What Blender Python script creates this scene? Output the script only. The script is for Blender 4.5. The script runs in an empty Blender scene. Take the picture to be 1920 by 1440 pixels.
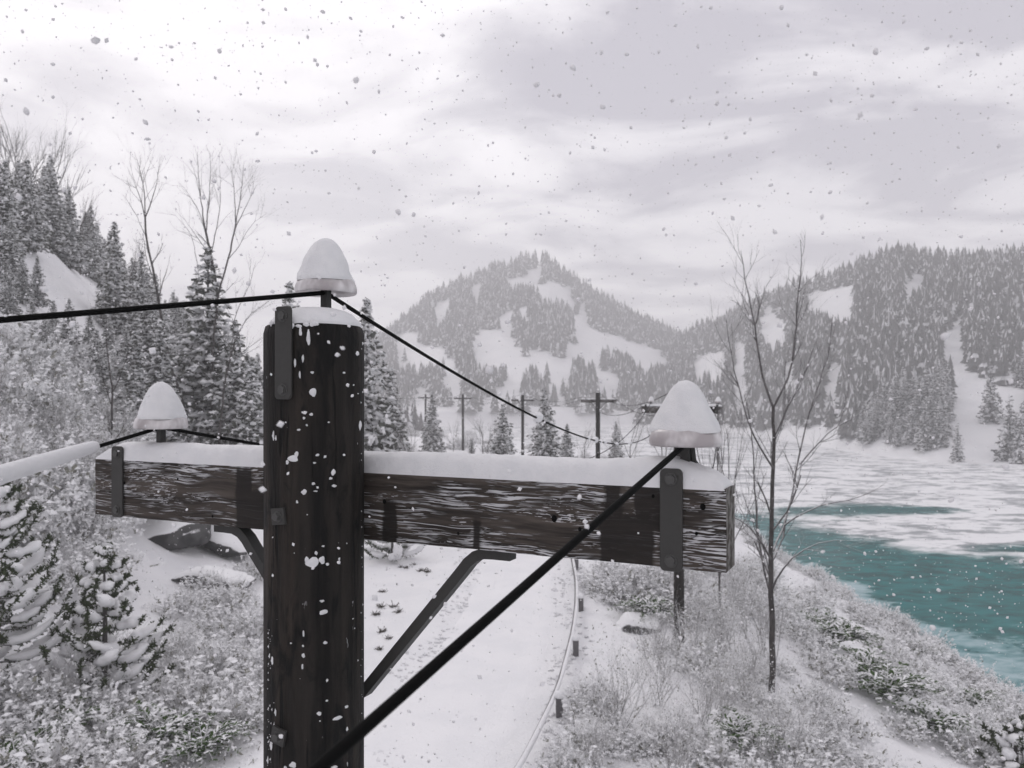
import bpy, math, random
import numpy as np
from mathutils import Vector, Matrix

C = bpy.context.scene.collection
SC = bpy.context.scene
RNG = np.random.default_rng(7)
random.seed(7)
R = math.radians
CAMZ, FPX, HOR = 6.7, 1500.0, 742.0        # metres above the road; focal length and horizon in photo pixels

# ------------------------------------------------------------------ camera, world, sun, exposure
cam = bpy.data.cameras.new('camera'); cam_o = bpy.data.objects.new('camera', cam); C.objects.link(cam_o)
cam_o.location = (0, 0, CAMZ); cam_o.rotation_euler = (R(90), 0, 0)
cam.sensor_width = 36; cam.lens = 36 * FPX / 1920; cam.shift_y = (HOR - 720) / 1920
cam.clip_start = 0.05; cam.clip_end = 6000
cam.dof.use_dof = True; cam.dof.focus_distance = 2.3; cam.dof.aperture_fstop = 7.0
SC.camera = cam_o

SUN_EL, SUN_AZ = R(38), R(-30)             # veiled sun, ahead and to the left (azimuth from +Y towards +X)
SUN_DIR = Vector((math.sin(SUN_AZ) * math.cos(SUN_EL), math.cos(SUN_AZ) * math.cos(SUN_EL), math.sin(SUN_EL)))
w = bpy.data.worlds.new('World'); SC.world = w; w.use_nodes = True
nt = w.node_tree; nt.nodes.clear()


class NT:
    """A terse node builder: n(type, inputs, **props); inputs may be values or output sockets."""
    def __init__(s, tree): s.t = tree
    def n(s, typ, ins=None, **pr):
        x = s.t.nodes.new(typ)
        for k, v in pr.items(): setattr(x, k, v)
        for k, v in (ins or {}).items():
            if isinstance(v, bpy.types.NodeSocket): s.t.links.new(v, x.inputs[k])
            else: x.inputs[k].default_value = v
        return x
    def m(s, op, a, b=0.0, c=None, clamp=False):
        ins = {0: a, 1: b}
        if c is not None: ins[2] = c
        return s.n('ShaderNodeMath', ins, operation=op, use_clamp=clamp).outputs[0]
    def noise(s, vec, scale, detail=4, rough=.55, dist=0.0):
        return s.n('ShaderNodeTexNoise', {'Vector': vec, 'Scale': scale, 'Detail': detail, 'Roughness': rough, 'Distortion': dist}).outputs[0]
    def mapr(s, v, a, b, c=0.0, d=1.0, smooth=True):
        return s.n('ShaderNodeMapRange', {'Value': v, 'From Min': a, 'From Max': b, 'To Min': c, 'To Max': d},
                   interpolation_type='SMOOTHSTEP' if smooth else 'LINEAR').outputs[0]
    def mix(s, f, a, b):
        x = s.n('ShaderNodeMix', data_type='RGBA')
        for i, v in ((0, f), (6, a), (7, b)):
            if isinstance(v, bpy.types.NodeSocket): s.t.links.new(v, x.inputs[i])
            else: x.inputs[i].default_value = v
        return x.outputs[2]
    def vmap(s, vec, scale):
        return s.n('ShaderNodeMapping', {'Vector': vec, 'Scale': scale}).outputs[0]


def col(r, g=None, b=None):
    return (r, r, r, 1) if g is None else (r, g, b, 1)


W = NT(nt)
gen = W.n('ShaderNodeTexCoord').outputs['Generated']
sp = W.n('ShaderNodeSeparateXYZ', {0: gen})
den = W.m('ADD', W.m('MAXIMUM', sp.outputs[2], 0.0), 0.11)
pv = W.n('ShaderNodeCombineXYZ', {0: W.m('DIVIDE', sp.outputs[0], den), 1: W.m('DIVIDE', sp.outputs[1], den), 2: 0.0}).outputs[0]
pv2 = W.n('ShaderNodeMapping', {'Vector': pv, 'Rotation': (0, 0, R(20)), 'Scale': (1.15, 1.30, 1), 'Location': (3.1, 1.7, 0)}).outputs[0]
n1 = W.noise(pv2, 1.3, 6, .52, .45)
n2 = W.noise(W.vmap(pv2, (1, 1, 1)), .42, 2, .5, .2)
cl = W.m('ADD', W.m('MULTIPLY', n1, .75), W.m('MULTIPLY', n2, .25))
cl = W.mapr(cl, .38, .61)
glow = W.n('ShaderNodeVectorMath', {0: gen, 1: Vector((-.46, 1, .47)).normalized()}, operation='DOT_PRODUCT').outputs['Value']
glow = W.mapr(glow, .86, 1.0)
dim = W.n('ShaderNodeVectorMath', {0: gen, 1: Vector((.42, 1, .42)).normalized()}, operation='DOT_PRODUCT').outputs['Value']
dim = W.mapr(dim, .90, .995)
v = W.m('ADD', W.m('ADD', W.m('MULTIPLY', cl, .95), .0), W.m('MULTIPLY', glow, .42))
v = W.m('ADD', v, W.mapr(sp.outputs[2], .0, .28, .40, 0))
v = W.m('SUBTRACT', v, W.m('MULTIPLY', dim, .34), clamp=True)
cloud = W.mix(v, col(.555, .53, .595), col(1.22, 1.185, 1.21))
sky = W.n('ShaderNodeTexSky', sky_type='NISHITA', sun_disc=False, sun_elevation=SUN_EL, sun_rotation=SUN_AZ).outputs[0]
skyc = W.n('ShaderNodeVectorMath', {0: sky, 3: .10}, operation='SCALE').outputs[0]
total = W.mix(.94, skyc, cloud)                      # an overcast deck, only a trace of the clear sky behind it
bg = W.n('ShaderNodeBackground', {'Color': total, 'Strength': 1.04})
W.n('ShaderNodeOutputWorld', {'Surface': bg.outputs[0]})

sun = bpy.data.lights.new('sun', 'SUN'); sun_o = bpy.data.objects.new('sun', sun); C.objects.link(sun_o)
sun.energy = .75; sun.angle = R(20); sun.color = (1, .97, .93)
sun_o.rotation_euler = SUN_DIR.to_track_quat('Z', 'Y').to_euler()

SC.view_settings.view_transform = 'Standard'; SC.view_settings.look = 'None'
SC.view_settings.exposure = 0.06; SC.view_settings.gamma = 1; SC.view_settings.use_curve_mapping = False
SC.render.engine = 'CYCLES'
cy = SC.cycles
cy.max_bounces = 6; cy.diffuse_bounces = 3; cy.glossy_bounces = 3; cy.transmission_bounces = 3; cy.volume_bounces = 1
cy.transparent_max_bounces = 6; cy.use_denoising = True; cy.denoiser = 'OPENIMAGEDENOISE'; cy.denoising_input_passes = 'RGB_ALBEDO_NORMAL'; cy.denoising_prefilter = 'ACCURATE'; cy.use_adaptive_sampling = False
cy.caustics_reflective = False; cy.caustics_refractive = False


# ------------------------------------------------------------------ helpers
class Geo:
    """Collects faces; build() links them as ONE mesh object."""
    def __init__(s): s.v, s.f, s.n = [], [], 0
    def add(s, V, F, mi=0):
        V = np.asarray(V, float).reshape(-1, 3); F = np.asarray(F, int)
        if len(F) == 0: return
        s.v.append(V); s.f.append((F + s.n, np.full(len(F), mi) if np.isscalar(mi) else np.asarray(mi))); s.n += len(V)
    def merge(s, o, M=None, mi=None):
        V = np.concatenate(o.v)
        if M is not None: V = V @ M[:3, :3].T + M[:3, 3]
        base = s.n; s.v.append(V); s.n += len(V)
        for F, m in o.f: s.f.append((F + base, m if mi is None else np.full(len(F), mi)))
    def mesh(s, name, mats, smooth=False):
        me = bpy.data.meshes.new(name)
        V = np.concatenate(s.v)
        loops = np.concatenate([F.ravel() for F, _ in s.f]); tot = np.concatenate([np.full(len(F), F.shape[1]) for F, _ in s.f])
        start = np.concatenate([[0], np.cumsum(tot)[:-1]]); mi = np.concatenate([m for _, m in s.f])
        me.vertices.add(len(V)); me.vertices.foreach_set('co', V.ravel())
        me.loops.add(len(loops)); me.loops.foreach_set('vertex_index', loops.astype(np.int32))
        me.polygons.add(len(tot)); me.polygons.foreach_set('loop_start', start.astype(np.int32))
        me.polygons.foreach_set('material_index', mi.astype(np.int32))
        me.polygons.foreach_set('use_smooth', np.full(len(tot), bool(smooth)))
        for m in (mats if isinstance(mats, (list, tuple)) else [mats]): me.materials.append(m)
        me.update(calc_edges=True); me.validate()
        return me
    def build(s, name, mats, parent=None, smooth=False):
        return link(name, s.mesh(name, mats, smooth), parent)


def link(name, me, parent=None):
    o = bpy.data.objects.new(name, me); C.objects.link(o)
    if parent is not None: o.parent = parent
    return o


def tag(o, label=None, cat=None, group=None, kind=None):
    for k, x in (('label', label), ('category', cat), ('group', group), ('kind', kind)):
        if x: o[k] = x
    return o


def thing(name, label, cat, loc=(0, 0, 0), rz=0.0, group=None):
    o = bpy.data.objects.new(name, None); C.objects.link(o); o.empty_display_size = .3
    o.location = loc; o.rotation_euler = (0, 0, rz)
    return tag(o, label, cat, group)


def dup(root, loc, rz=0.0, s=1.0, label=None, group=None, tilt=(0, 0), skip=()):
    r = root.copy(); C.objects.link(r)
    place(r, loc, rz, s, label, group, tilt)
    for ch in root.children:
        if ch.name.split('.')[0] in skip: continue
        c = ch.copy(); C.objects.link(c); c.parent = r
        for g in ch.children:
            if g.name.split('.')[0] in skip: continue
            d = g.copy(); C.objects.link(d); d.parent = c
    return r


def place(r, loc, rz=0.0, s=1.0, label=None, group=None, tilt=(0, 0)):
    r.location = loc; r.rotation_euler = (tilt[0], tilt[1], rz); r.scale = (s, s, s) if np.isscalar(s) else s
    if label: r['label'] = label
    if group: r['group'] = group
    return r


class Kind:
    """The first call places the prototype itself, later calls place copies of it."""
    def __init__(s, root): s.r, s.used = root, False
    def put(s, loc, rz=0.0, sc=1.0, label=None, group=None, tilt=(0, 0)):
        if not s.used:
            s.used = True
            return place(s.r, loc, rz, sc, label, group, tilt)
        return dup(s.r, loc, rz, sc, label, group, tilt)


def unit(a): return a / np.maximum(np.linalg.norm(a, axis=-1, keepdims=True), 1e-9)


def tube(g, pts, rad, k=6, mi=0, cap=True, flat=1.0):
    P = np.asarray(pts, float); n = len(P); rad = np.broadcast_to(np.asarray(rad, float), (n,))
    T = unit(np.gradient(P, axis=0)); ref = np.array([0, 0, 1.]) if abs(T[:, 2]).mean() < .8 else np.array([1., 0, 0])
    A = unit(np.cross(T, ref)); B = np.cross(A, T)
    a = np.arange(k) * 2 * np.pi / k
    V = P[:, None] + rad[:, None, None] * (np.cos(a)[None, :, None] * A[:, None] + flat * np.sin(a)[None, :, None] * B[:, None])
    i = np.arange(n - 1)[:, None] * k; j = np.arange(k)[None]; j2 = (j + 1) % k
    F = np.stack([i + j, i + k + j, i + k + j2, i + j2], -1).reshape(-1, 4)[:, ::-1]
    base = g.n; g.add(V.reshape(-1, 3), F, mi)
    if cap:
        for c0, rev in ((0, False), ((n - 1) * k, True)):
            idx = np.arange(k) + c0
            cidx = g.n - base
            V1 = V.reshape(-1, 3)[idx]; Vc = np.vstack([V1, P[0 if c0 == 0 else -1]])
            F1 = np.stack([np.arange(k), (np.arange(k) + 1) % k, np.full(k, k)], 1)
            g.add(Vc, F1[:, ::-1] if rev else F1, mi)


def box(g, x0, x1, y0, y1, z0, z1, mi=0):
    V = [(x, y, z) for z in (z0, z1) for y in (y0, y1) for x in (x0, x1)]
    g.add(V, [(0, 2, 3, 1), (4, 5, 7, 6), (0, 1, 5, 4), (2, 6, 7, 3), (0, 4, 6, 2), (1, 3, 7, 5)], mi)


def lathe(g, prof, k=24, mi=0, c=(0, 0, 0), jit=0.0, rng=None):
    prof = np.asarray(prof, float); a = np.arange(k) * 2 * np.pi / k
    V = np.stack([prof[:, 0][:, None] * np.cos(a), prof[:, 0][:, None] * np.sin(a), np.broadcast_to(prof[:, 1][:, None], (len(prof), k))], -1)
    if jit: V[:, :, :2] *= 1 + jit * (vnoise2(np.cos(a)[None] * 1.7 + 5 + prof[:, 1][:, None] * 9 + c[0] * 7, np.sin(a)[None] * 1.7 + 3 + c[0] * 11) + .5 * vnoise2(np.cos(a)[None] * 5 + prof[:, 1][:, None] * 40 + c[0], np.sin(a)[None] * 5 + 3))[..., None]
    V = V + np.asarray(c)
    n = len(prof); i = np.arange(n - 1)[:, None] * k; j = np.arange(k)[None]; j2 = (j + 1) % k
    g.add(V.reshape(-1, 3), np.stack([i + j, i + j2, i + k + j2, i + k + j], -1).reshape(-1, 4), mi)


def quads(g, cen, u, v, mi=0):
    n = len(cen)
    V = np.stack([cen - u - v, cen + u - v, cen + u + v, cen - u + v], 1)
    g.add(V.reshape(-1, 3), np.arange(n * 4).reshape(n, 4), mi)


OCT_V = np.array([(1, 0, 0), (0, 1, 0), (-1, 0, 0), (0, -1, 0), (0, 0, 1), (0, 0, -.5)], float)
OCT_F = np.array([(0, 1, 4), (1, 2, 4), (2, 3, 4), (3, 0, 4), (1, 0, 5), (2, 1, 5), (3, 2, 5), (0, 3, 5)])


def lumps(g, cen, rad, rng, flat=.6, mi=0, jit=.35):
    n = len(cen); rad = np.broadcast_to(rad, (n,))
    a = rng.uniform(0, 6.28, n); c, s = np.cos(a), np.sin(a)
    V = OCT_V[None] * (1 + rng.uniform(-jit, jit, (n, 6, 1)))
    X = V[..., 0] * c[:, None] - V[..., 1] * s[:, None]; Y = V[..., 0] * s[:, None] + V[..., 1] * c[:, None]
    V = np.stack([X, Y, V[..., 2] * flat], -1) * rad[:, None, None] + cen[:, None]
    g.add(V.reshape(-1, 3), (OCT_F[None] + (np.arange(n) * 6)[:, None, None]).reshape(-1, 3), mi if np.isscalar(mi) else np.repeat(mi, 8))


def _h(ix, iy):
    x = np.sin(ix * 127.1 + iy * 311.7) * 43758.5453
    return x - np.floor(x)


def vnoise2(x, y):
    ix, iy = np.floor(x), np.floor(y); fx, fy = x - ix, y - iy
    fx = fx * fx * (3 - 2 * fx); fy = fy * fy * (3 - 2 * fy)
    return ((_h(ix, iy) * (1 - fx) + _h(ix + 1, iy) * fx) * (1 - fy) + (_h(ix, iy + 1) * (1 - fx) + _h(ix + 1, iy + 1) * fx) * fy) * 2 - 1


def fbm(x, y, o=4):
    r, a, t = 0, 1, 0
    for i in range(o):
        r = r + a * vnoise2(x * 2 ** i + 13.7 * i, y * 2 ** i - 7.1 * i); t += a; a *= .5
    return r / t


def sstep(x, a=0.0, b=1.0):
    t = np.clip((x - a) / (b - a), 0, 1); return t * t * (3 - 2 * t)


def I(x, xs, ys): return np.interp(x, xs, ys)


def W3(px, py, d): return np.array([(px - 960) / FPX * d, d, CAMZ - (py - HOR) / FPX * d])


def PX(x, y, z):
    y = np.maximum(y, .01)
    return 960 + FPX * x / y, HOR + FPX * (CAMZ - z) / y


def inpoly(px, py, poly):
    P = np.asarray(poly, float); r = np.zeros(np.shape(px), bool); j = len(P) - 1
    for i in range(len(P)):
        (xi, yi), (xj, yj) = P[i], P[j]
        c = ((yi > py) != (yj > py)) & (px < (xj - xi) * (py - yi) / ((yj - yi) + 1e-12) + xi)
        r ^= c; j = i
    return r


# ------------------------------------------------------------------ materials
def mat(name):
    m = bpy.data.materials.new(name); m.use_nodes = True
    N = NT(m.node_tree); m.node_tree.nodes.clear()
    return m, N


def fin(N, base, rough=.8, normal=None, **kw):
    b = N.n('ShaderNodeBsdfPrincipled', {'Base Color': base, 'Roughness': rough, **kw})
    if normal is not None: N.t.links.new(normal, b.inputs['Normal'])
    N.n('ShaderNodeOutputMaterial', {'Surface': b.outputs[0]})


def bump(N, h, s=.5, d=.02):
    return N.n('ShaderNodeBump', {'Height': h, 'Strength': s, 'Distance': d}).outputs[0]


def obj(N): return N.n('ShaderNodeTexCoord').outputs['Object']


def m_snow(name, c, sc, dist, strength=.5, grain=.28):
    m, N = mat(name); p = obj(N)
    n = N.noise(p, sc, 6, .6); f = N.noise(p, sc * 14, 3, .7)
    h = N.m('ADD', n, N.m('MULTIPLY', f, grain))
    fin(N, N.mix(N.mapr(N.noise(p, sc * .7, 3), .35, .65), col(c * .95, c * .95, c * .97), col(c, c * .995, c * 1.01)), .65, bump(N, h, strength, dist), **{'Specular IOR Level': .2})
    return m


M = {}
M['ground_snow'] = m_snow('ground_snow', .81, 1.0, .22, .5, .3)
M['hill_snow'] = m_snow('hill_snow', .80, .12, 1.2, .4)
M['road_snow'] = m_snow('road_snow', .82, 1.1, .12, .45, .3)
M['pack_snow'] = m_snow('pack_snow', .80, 30, .013, .65, .5)
M['tree_snow'] = m_snow('tree_snow', .78, 4, .05, .4)


def m_wood_post():
    m, N = mat('weathered_post_wood'); p = obj(N)
    g = N.noise(N.vmap(p, (26, 26, 1.6)), 1.0, 6, .6, .4)
    big = N.noise(N.vmap(p, (7, 7, 1.1)), 1.0, 4, .6, .3)
    c = N.mix(N.mapr(g, .3, .7), col(.0035, .0032, .003), col(.022, .0188, .0165))
    c = N.mix(N.mapr(big, .42, .70), c, col(.034, .027, .022))
    mot = N.noise(N.vmap(p, (18, 18, 6)), 1.0, 5, .65, .6)
    c = N.mix(N.mapr(mot, .50, .66), c, col(.004, .004, .004))
    ck = N.noise(N.vmap(p, (60, 60, 2.0)), 1.0, 3, .5, .6)
    ckm = N.mapr(ck, .64, .70)
    c = N.mix(ckm, c, col(.004, .004, .004))
    # frozen specks driven into the grain
    sp_ = N.noise(N.vmap(p, (70, 70, 26)), 1.0, 2, .5); pt = N.noise(p, 3.2, 3, .6)
    sm = N.m('MULTIPLY', N.mapr(sp_, .735, .76), N.mapr(pt, .5, .62))
    c = N.mix(sm, c, col(.72, .72, .74))
    h = N.m('ADD', N.m('SUBTRACT', g, N.m('MULTIPLY', ckm, .7)), N.m('MULTIPLY', sm, .8))
    h = N.m('ADD', h, N.m('MULTIPLY', mot, .8))
    fin(N, c, .7, bump(N, h, 1.0, .010), **{'Specular IOR Level': .18})
    return m


def m_wood_arm():
    m, N = mat('weathered_arm_wood'); p = obj(N)
    s = N.n('ShaderNodeSeparateXYZ', {0: p})
    warp = N.m('MULTIPLY', N.m('SUBTRACT', N.noise(N.vmap(p, (4.5, 1, 7)), 1.0, 2), .5), .030)
    q = N.n('ShaderNodeCombineXYZ', {0: s.outputs[0], 1: s.outputs[1], 2: N.m('ADD', s.outputs[2], warp)}).outputs[0]
    grain = N.noise(N.vmap(q, (4, 30, 75)), 1.0, 6, .6, .2)
    tone = N.noise(N.vmap(q, (2.2, 9, 22)), 1.0, 4, .6)
    c = N.mix(N.mapr(grain, .3, .7), col(.016, .013, .011), col(.060, .049, .042))
    c = N.mix(N.mapr(tone, .45, .72), c, col(.092, .076, .065))
    # darker patches free of snow streaks, each with its own outline (x0, x1, zmin, zmax)
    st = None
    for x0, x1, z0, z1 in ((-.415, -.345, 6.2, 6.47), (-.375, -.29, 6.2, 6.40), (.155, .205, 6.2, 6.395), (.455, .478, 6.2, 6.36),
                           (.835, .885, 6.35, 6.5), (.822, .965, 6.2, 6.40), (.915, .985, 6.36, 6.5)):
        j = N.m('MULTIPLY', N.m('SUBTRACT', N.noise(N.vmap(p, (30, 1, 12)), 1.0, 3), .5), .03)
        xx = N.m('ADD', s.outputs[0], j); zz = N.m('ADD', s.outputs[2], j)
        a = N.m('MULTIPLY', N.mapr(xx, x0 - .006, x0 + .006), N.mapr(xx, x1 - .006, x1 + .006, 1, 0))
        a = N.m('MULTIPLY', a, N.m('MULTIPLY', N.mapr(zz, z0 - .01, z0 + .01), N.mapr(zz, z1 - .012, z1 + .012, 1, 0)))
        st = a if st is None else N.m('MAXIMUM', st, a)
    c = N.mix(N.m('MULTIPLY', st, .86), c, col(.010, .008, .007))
    ck = N.noise(N.vmap(q, (13, 40, 215)), 1.0, 3, .5, .5)
    patch = N.noise(N.vmap(q, (2.4, 3, 12)), 1.0, 4, .6)
    thr = N.m('MULTIPLY', N.mapr(ck, .53, .575), N.mapr(patch, .43, .57))
    fine = N.m('MULTIPLY', N.mapr(N.noise(N.vmap(q, (40, 40, 290)), 1.0, 2, .5, .3), .575, .61), N.mapr(N.noise(N.vmap(p, (5, 3, 15)), 1.0, 3), .53, .62))
    lng = N.m('MULTIPLY', N.mapr(N.noise(N.vmap(q, (5, 20, 300)), 1.0, 2, .5), .625, .655), N.mapr(N.noise(N.vmap(p, (3, 3, 8)), 1.0, 2), .44, .52))
    sn = N.m('MAXIMUM', N.m('MAXIMUM', thr, fine), lng)
    dark = N.m('MULTIPLY', N.mapr(ck, .50, .555), N.mapr(patch, .42, .52))
    sn = N.m('MULTIPLY', sn, N.m('SUBTRACT', 1.0, N.m('MULTIPLY', st, .97)))
    sn = N.m('MULTIPLY', sn, .74)
    c = N.mix(N.m('MULTIPLY', dark, .7), c, col(.010, .008, .007))
    c = N.mix(sn, c, col(.66, .66, .68))
    fin(N, c, .7, bump(N, N.m('ADD', grain, N.m('MULTIPLY', sn, .5)), .8, .006), **{'Specular IOR Level': .25})
    return m


def m_plain(name, c, rough=.6, nsc=20, amp=.3, metallic=0.0, spec=.4, bd=.002):
    m, N = mat(name); p = obj(N); n = N.noise(p, nsc, 4)
    a = tuple(x * (1 - amp) for x in c); b = tuple(x * (1 + amp) for x in c)
    fin(N, N.mix(n, col(*a), col(*b)), rough, bump(N, n, .4, bd), Metallic=metallic, **{'Specular IOR Level': spec})
    return m


def m_topsnow(name, c1, c2, nsc, lo, hi, snow=.76, rough=.8, wild=.35):
    """A surface whose upward faces hold snow; the noise breaks the edge of the cover."""
    m, N = mat(name); p = obj(N)
    n = N.noise(p, nsc, 5, .6)
    z = N.n('ShaderNodeSeparateXYZ', {0: N.n('ShaderNodeNewGeometry').outputs['Normal']}).outputs[2]
    k = N.m('ADD', z, N.m('MULTIPLY', N.m('SUBTRACT', n, .5), wild * 2))
    c = N.mix(N.mapr(N.noise(p, nsc * .4, 3), .35, .65), col(*c1), col(*c2))
    fin(N, N.mix(N.mapr(k, lo, hi), c, col(snow, snow, snow * 1.01)), rough, bump(N, n, .5, .03), **{'Specular IOR Level': .2})
    return m


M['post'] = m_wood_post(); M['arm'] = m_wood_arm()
M['end_grain'] = m_topsnow('frosted_end_grain', (.05, .042, .036), (.20, .19, .18), 90, .55, .8, .6, .8, 1.1)
M['metal'] = m_plain('dark_iron', (.042, .041, .039), .6, 60, .12, .0, .3)
M['bolt'] = m_plain('iron_bolt', (.058, .057, .055), .5, 90, .2, .0, .4)
M['wire'] = m_plain('black_cable', (.0045, .0045, .0045), .75, 60, .2, 0, .04)
M['rail_post'] = m_plain('grey_post', (.12, .115, .12), .8, 30, .3)
M['needle'] = m_plain('pine_needles', (.080, .084, .073), .8, 3, .35, 0, .1)
M['needle_green'] = m_plain('green_needles', (.042, .056, .026), .7, 6, .35, 0, .15)
M['leaf_green'] = m_plain('green_leaves', (.045, .082, .022), .7, 6, .4, 0, .15)
M['leaf_dull'] = m_plain('dull_leaves', (.24, .238, .205), .85, 4, .4, 0, .1)
M['leaf_frost'] = m_plain('frosted_leaves', (.80, .80, .81), .8, 5, .06, 0, .1)
M['twig'] = m_topsnow('frosted_twig', (.25, .24, .24), (.42, .41, .415), 9, -.3, .6, .72, .85, .5)
M['bark'] = m_topsnow('dark_bark', (.035, .031, .030), (.075, .068, .066), 7, .45, .75, .72, .85, .55)
M['limb'] = m_topsnow('frosted_limb', (.065, .06, .06), (.13, .122, .122), 6, .2, .7, .70, .85, .45)
M['rock'] = m_topsnow('dark_rock', (.030, .030, .031), (.085, .084, .084), 3.2, .30, .48, .80, .85, .28)
M['flake'] = m_plain('snowflake', (.72, .71, .725), .9, 50, .08, 0, .1)
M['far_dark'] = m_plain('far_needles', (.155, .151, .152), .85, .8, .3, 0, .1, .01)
M['grass'] = m_plain('dead_grass', (.07, .06, .05), .9, 10, .3)


def m_glass():
    m, N = mat('milky_insulator'); p = obj(N)
    n = N.noise(N.vmap(p, (14, 14, 9)), 1.0, 3, .6)
    fin(N, N.mix(N.mapr(n, .35, .68), col(.36, .33, .335), col(.70, .675, .68)), .32, bump(N, n, .15, .004),
        **{'Specular IOR Level': .35})
    return m


M['insulator'] = m_glass()


def m_river():
    m, N = mat('icy_river'); p = obj(N)
    ice = N.n('ShaderNodeAttribute', attribute_name='ice').outputs['Fac']; thin = N.n('ShaderNodeAttribute', attribute_name='thin').outputs['Fac']
    n = N.noise(N.vmap(p, (.17, .27, 1)), 1.0, 6, .6, .6); nf = N.noise(N.vmap(p, (.55, .85, 1)), 1.0, 6, .62, .5)
    nn = N.m('SUBTRACT', N.m('ADD', N.m('MULTIPLY', n, .55), N.m('MULTIPLY', nf, .45)), .5)
    k = N.mapr(N.m('ADD', ice, N.m('MULTIPLY', nn, 1.9)), .22, .78)
    t = N.mapr(N.m('ADD', N.m('MULTIPLY', thin, .78), N.m('MULTIPLY', nn, 3.0)), .26, .74)
    deep = N.mix(N.mapr(nf, .34, .64), col(.002, .070, .070), col(.010, .150, .150))
    c = N.mix(N.m('MULTIPLY', t, .85), deep, N.mix(N.mapr(nn, -.10, .10), col(.17, .31, .33), col(.44, .54, .57)))
    slush = N.mix(N.mapr(nn, -.07, .03), col(.34, .35, .365), col(.79, .79, .80))
    c = N.mix(k, c, slush)
    rip = N.noise(N.vmap(p, (1.2, 2.2, 1)), 1.0, 4, .6)
    h = N.m('ADD', N.m('MULTIPLY', rip, .25), N.m('MULTIPLY', k, N.m('ADD', nf, 1.0)))
    rough = N.mix(N.m('MAXIMUM', k, N.m('MULTIPLY', t, .6)), col(.16), col(.7))
    spec = N.m('ADD', .035, N.m('MULTIPLY', k, .05))
    fin(N, c, rough, bump(N, h, .5, .12), **{'Specular IOR Level': spec})
    return m


M['river'] = m_river()

# ------------------------------------------------------------------ terrain
WATER = -5.3
RAIL_Y = [-60, 0, 8, 13.4, 16.5, 20.5, 24.2, 29.5, 45, 60, 80, 100, 140, 200]
RAIL_X = [-20, -3.9, -1.5, .09, .88, 1.5, 1.97, 2.3, 2.3, .7, -3, -10, -26, -60]
SHORE_Y = [-80, 0, 30, 56, 82, 120, 170, 230, 300, 400]
SHORE_X = [22, 20.5, 20.3, 19.6, 22, 25, 20, -8, -60, -140]


def rail_x(y): return I(y, RAIL_Y, RAIL_X)
def shore_x(y): return I(y, SHORE_Y, SHORE_X) + .9 * vnoise2(np.asarray(y) * .23, 3.3)


def th(px): return np.arctan((np.asarray(px, float) - 960) / FPX)


_hp = [1180, 1240, 1300, 1400, 1500, 1600, 1680, 1760, 1920, 2300]
_hb = [310, 300, 290, 245, 205, 170, 155, 145, 138, 118]
_hr = [540, 520, 480, 440, 400, 360, 340, 330, 320, 300]
_hy = [735, 690, 645, 592, 560, 522, 496, 502, 488, 480]
H_T = np.concatenate([th(_hp), [1.1, 1.6, 2.2, 3.2]]); _c = np.cos(th(_hp))
H_B = np.concatenate([np.array(_hb) / _c, [150, 150, 170, 200]]); H_R = np.concatenate([np.array(_hr) / _c, [330, 330, 400, 460]])
H_Z = np.concatenate([CAMZ + (HOR - np.array(_hy)) / FPX * np.array(_hr), [55, 50, 40, 25]])
_mp = [480, 560, 640, 740, 800, 860, 930, 975, 1000, 1030, 1090, 1150, 1200, 1290, 1400, 1500, 1620]
_my = [742, 732, 700, 626, 572, 541, 513, 497, 496, 497, 546, 580, 610, 648, 678, 705, 742]
M_T = th(_mp); M_Z = CAMZ + (HOR - np.array(_my, float)) / FPX * 600


def right_hill(x, y):
    t = np.arctan2(x, y); r = np.hypot(x, y)
    B, Rr, Z = I(t, H_T, H_B), I(t, H_T, H_R), I(t, H_T, H_Z)
    Z = np.where(t < H_T[0], -30, Z)
    q = (r - B) / (Rr - B)
    up = np.clip(q, 0, 1) ** 1.05
    z = WATER + .3 + (Z - WATER) * np.where(q <= 1, up, np.maximum(1 - (q - 1) * 1.1, .0)) + np.where(q > 0, np.minimum(r - B, 12) * .12, 0)
    z += fbm(x / 34, y / 34, 3) * 5.0 * sstep(q, .02, .35) * sstep(q, 1.5, .9)
    return np.where(q > -.02, z, -40)


def mountain(x, y):
    t = np.arctan2(x, y); d = np.maximum(y, 1)
    Z = np.where(t < M_T[0], 0, I(t, M_T, M_Z))
    q = (d - 320) / 280
    up = np.where(q <= 1, np.clip(q, 0, 1) ** 1.15, np.maximum(1 - (q - 1) * 1.6, 0))
    z = Z * up + fbm(x / 48, y / 48, 4) * 8 * sstep(q, .05, .5) * sstep(q, 1.02, .8)
    return np.where((q > 0), z, -40)


def left_hill(x, y):
    xf = I(y, [-60, 0, 20, 30, 45, 70, 100, 140, 200, 320], [-14, -10, -9.5, -10, -12, -17.5, -29, -50, -95, -200])
    dl = xf - x + 1.2 * vnoise2(x * .1, y * .1)
    z = I(dl, [-2, 0, 2, 5, 10, 15, 20, 25, 40, 60, 80, 200], [0, .08, .6, 2.3, 6.8, 12.5, 17.6, 20.5, 27, 40, 50, 85])
    f = I(y, [-20, 110, 140, 200, 320], [1, 1, .8, .45, .2])
    return z * f + fbm(x / 7, y / 7, 3) * .7 * sstep(dl, 1, 9)


def bank(x, y):
    xs = rail_x(y) + 3.0; xw = shore_x(y)
    t = (x - xs) / np.maximum(xw - xs, 3)
    z = -np.interp(t, [0, .12, .35, .7, 1.0, 1.15, 1.6], [0, .22, 1.35, 3.6, 5.32, 6.2, 8.0])
    z = z + fbm(x / 3.1, y / 3.1, 3) * .42 * sstep(t, .03, .25) * sstep(t, 1.1, .85)
    return z, t


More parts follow.
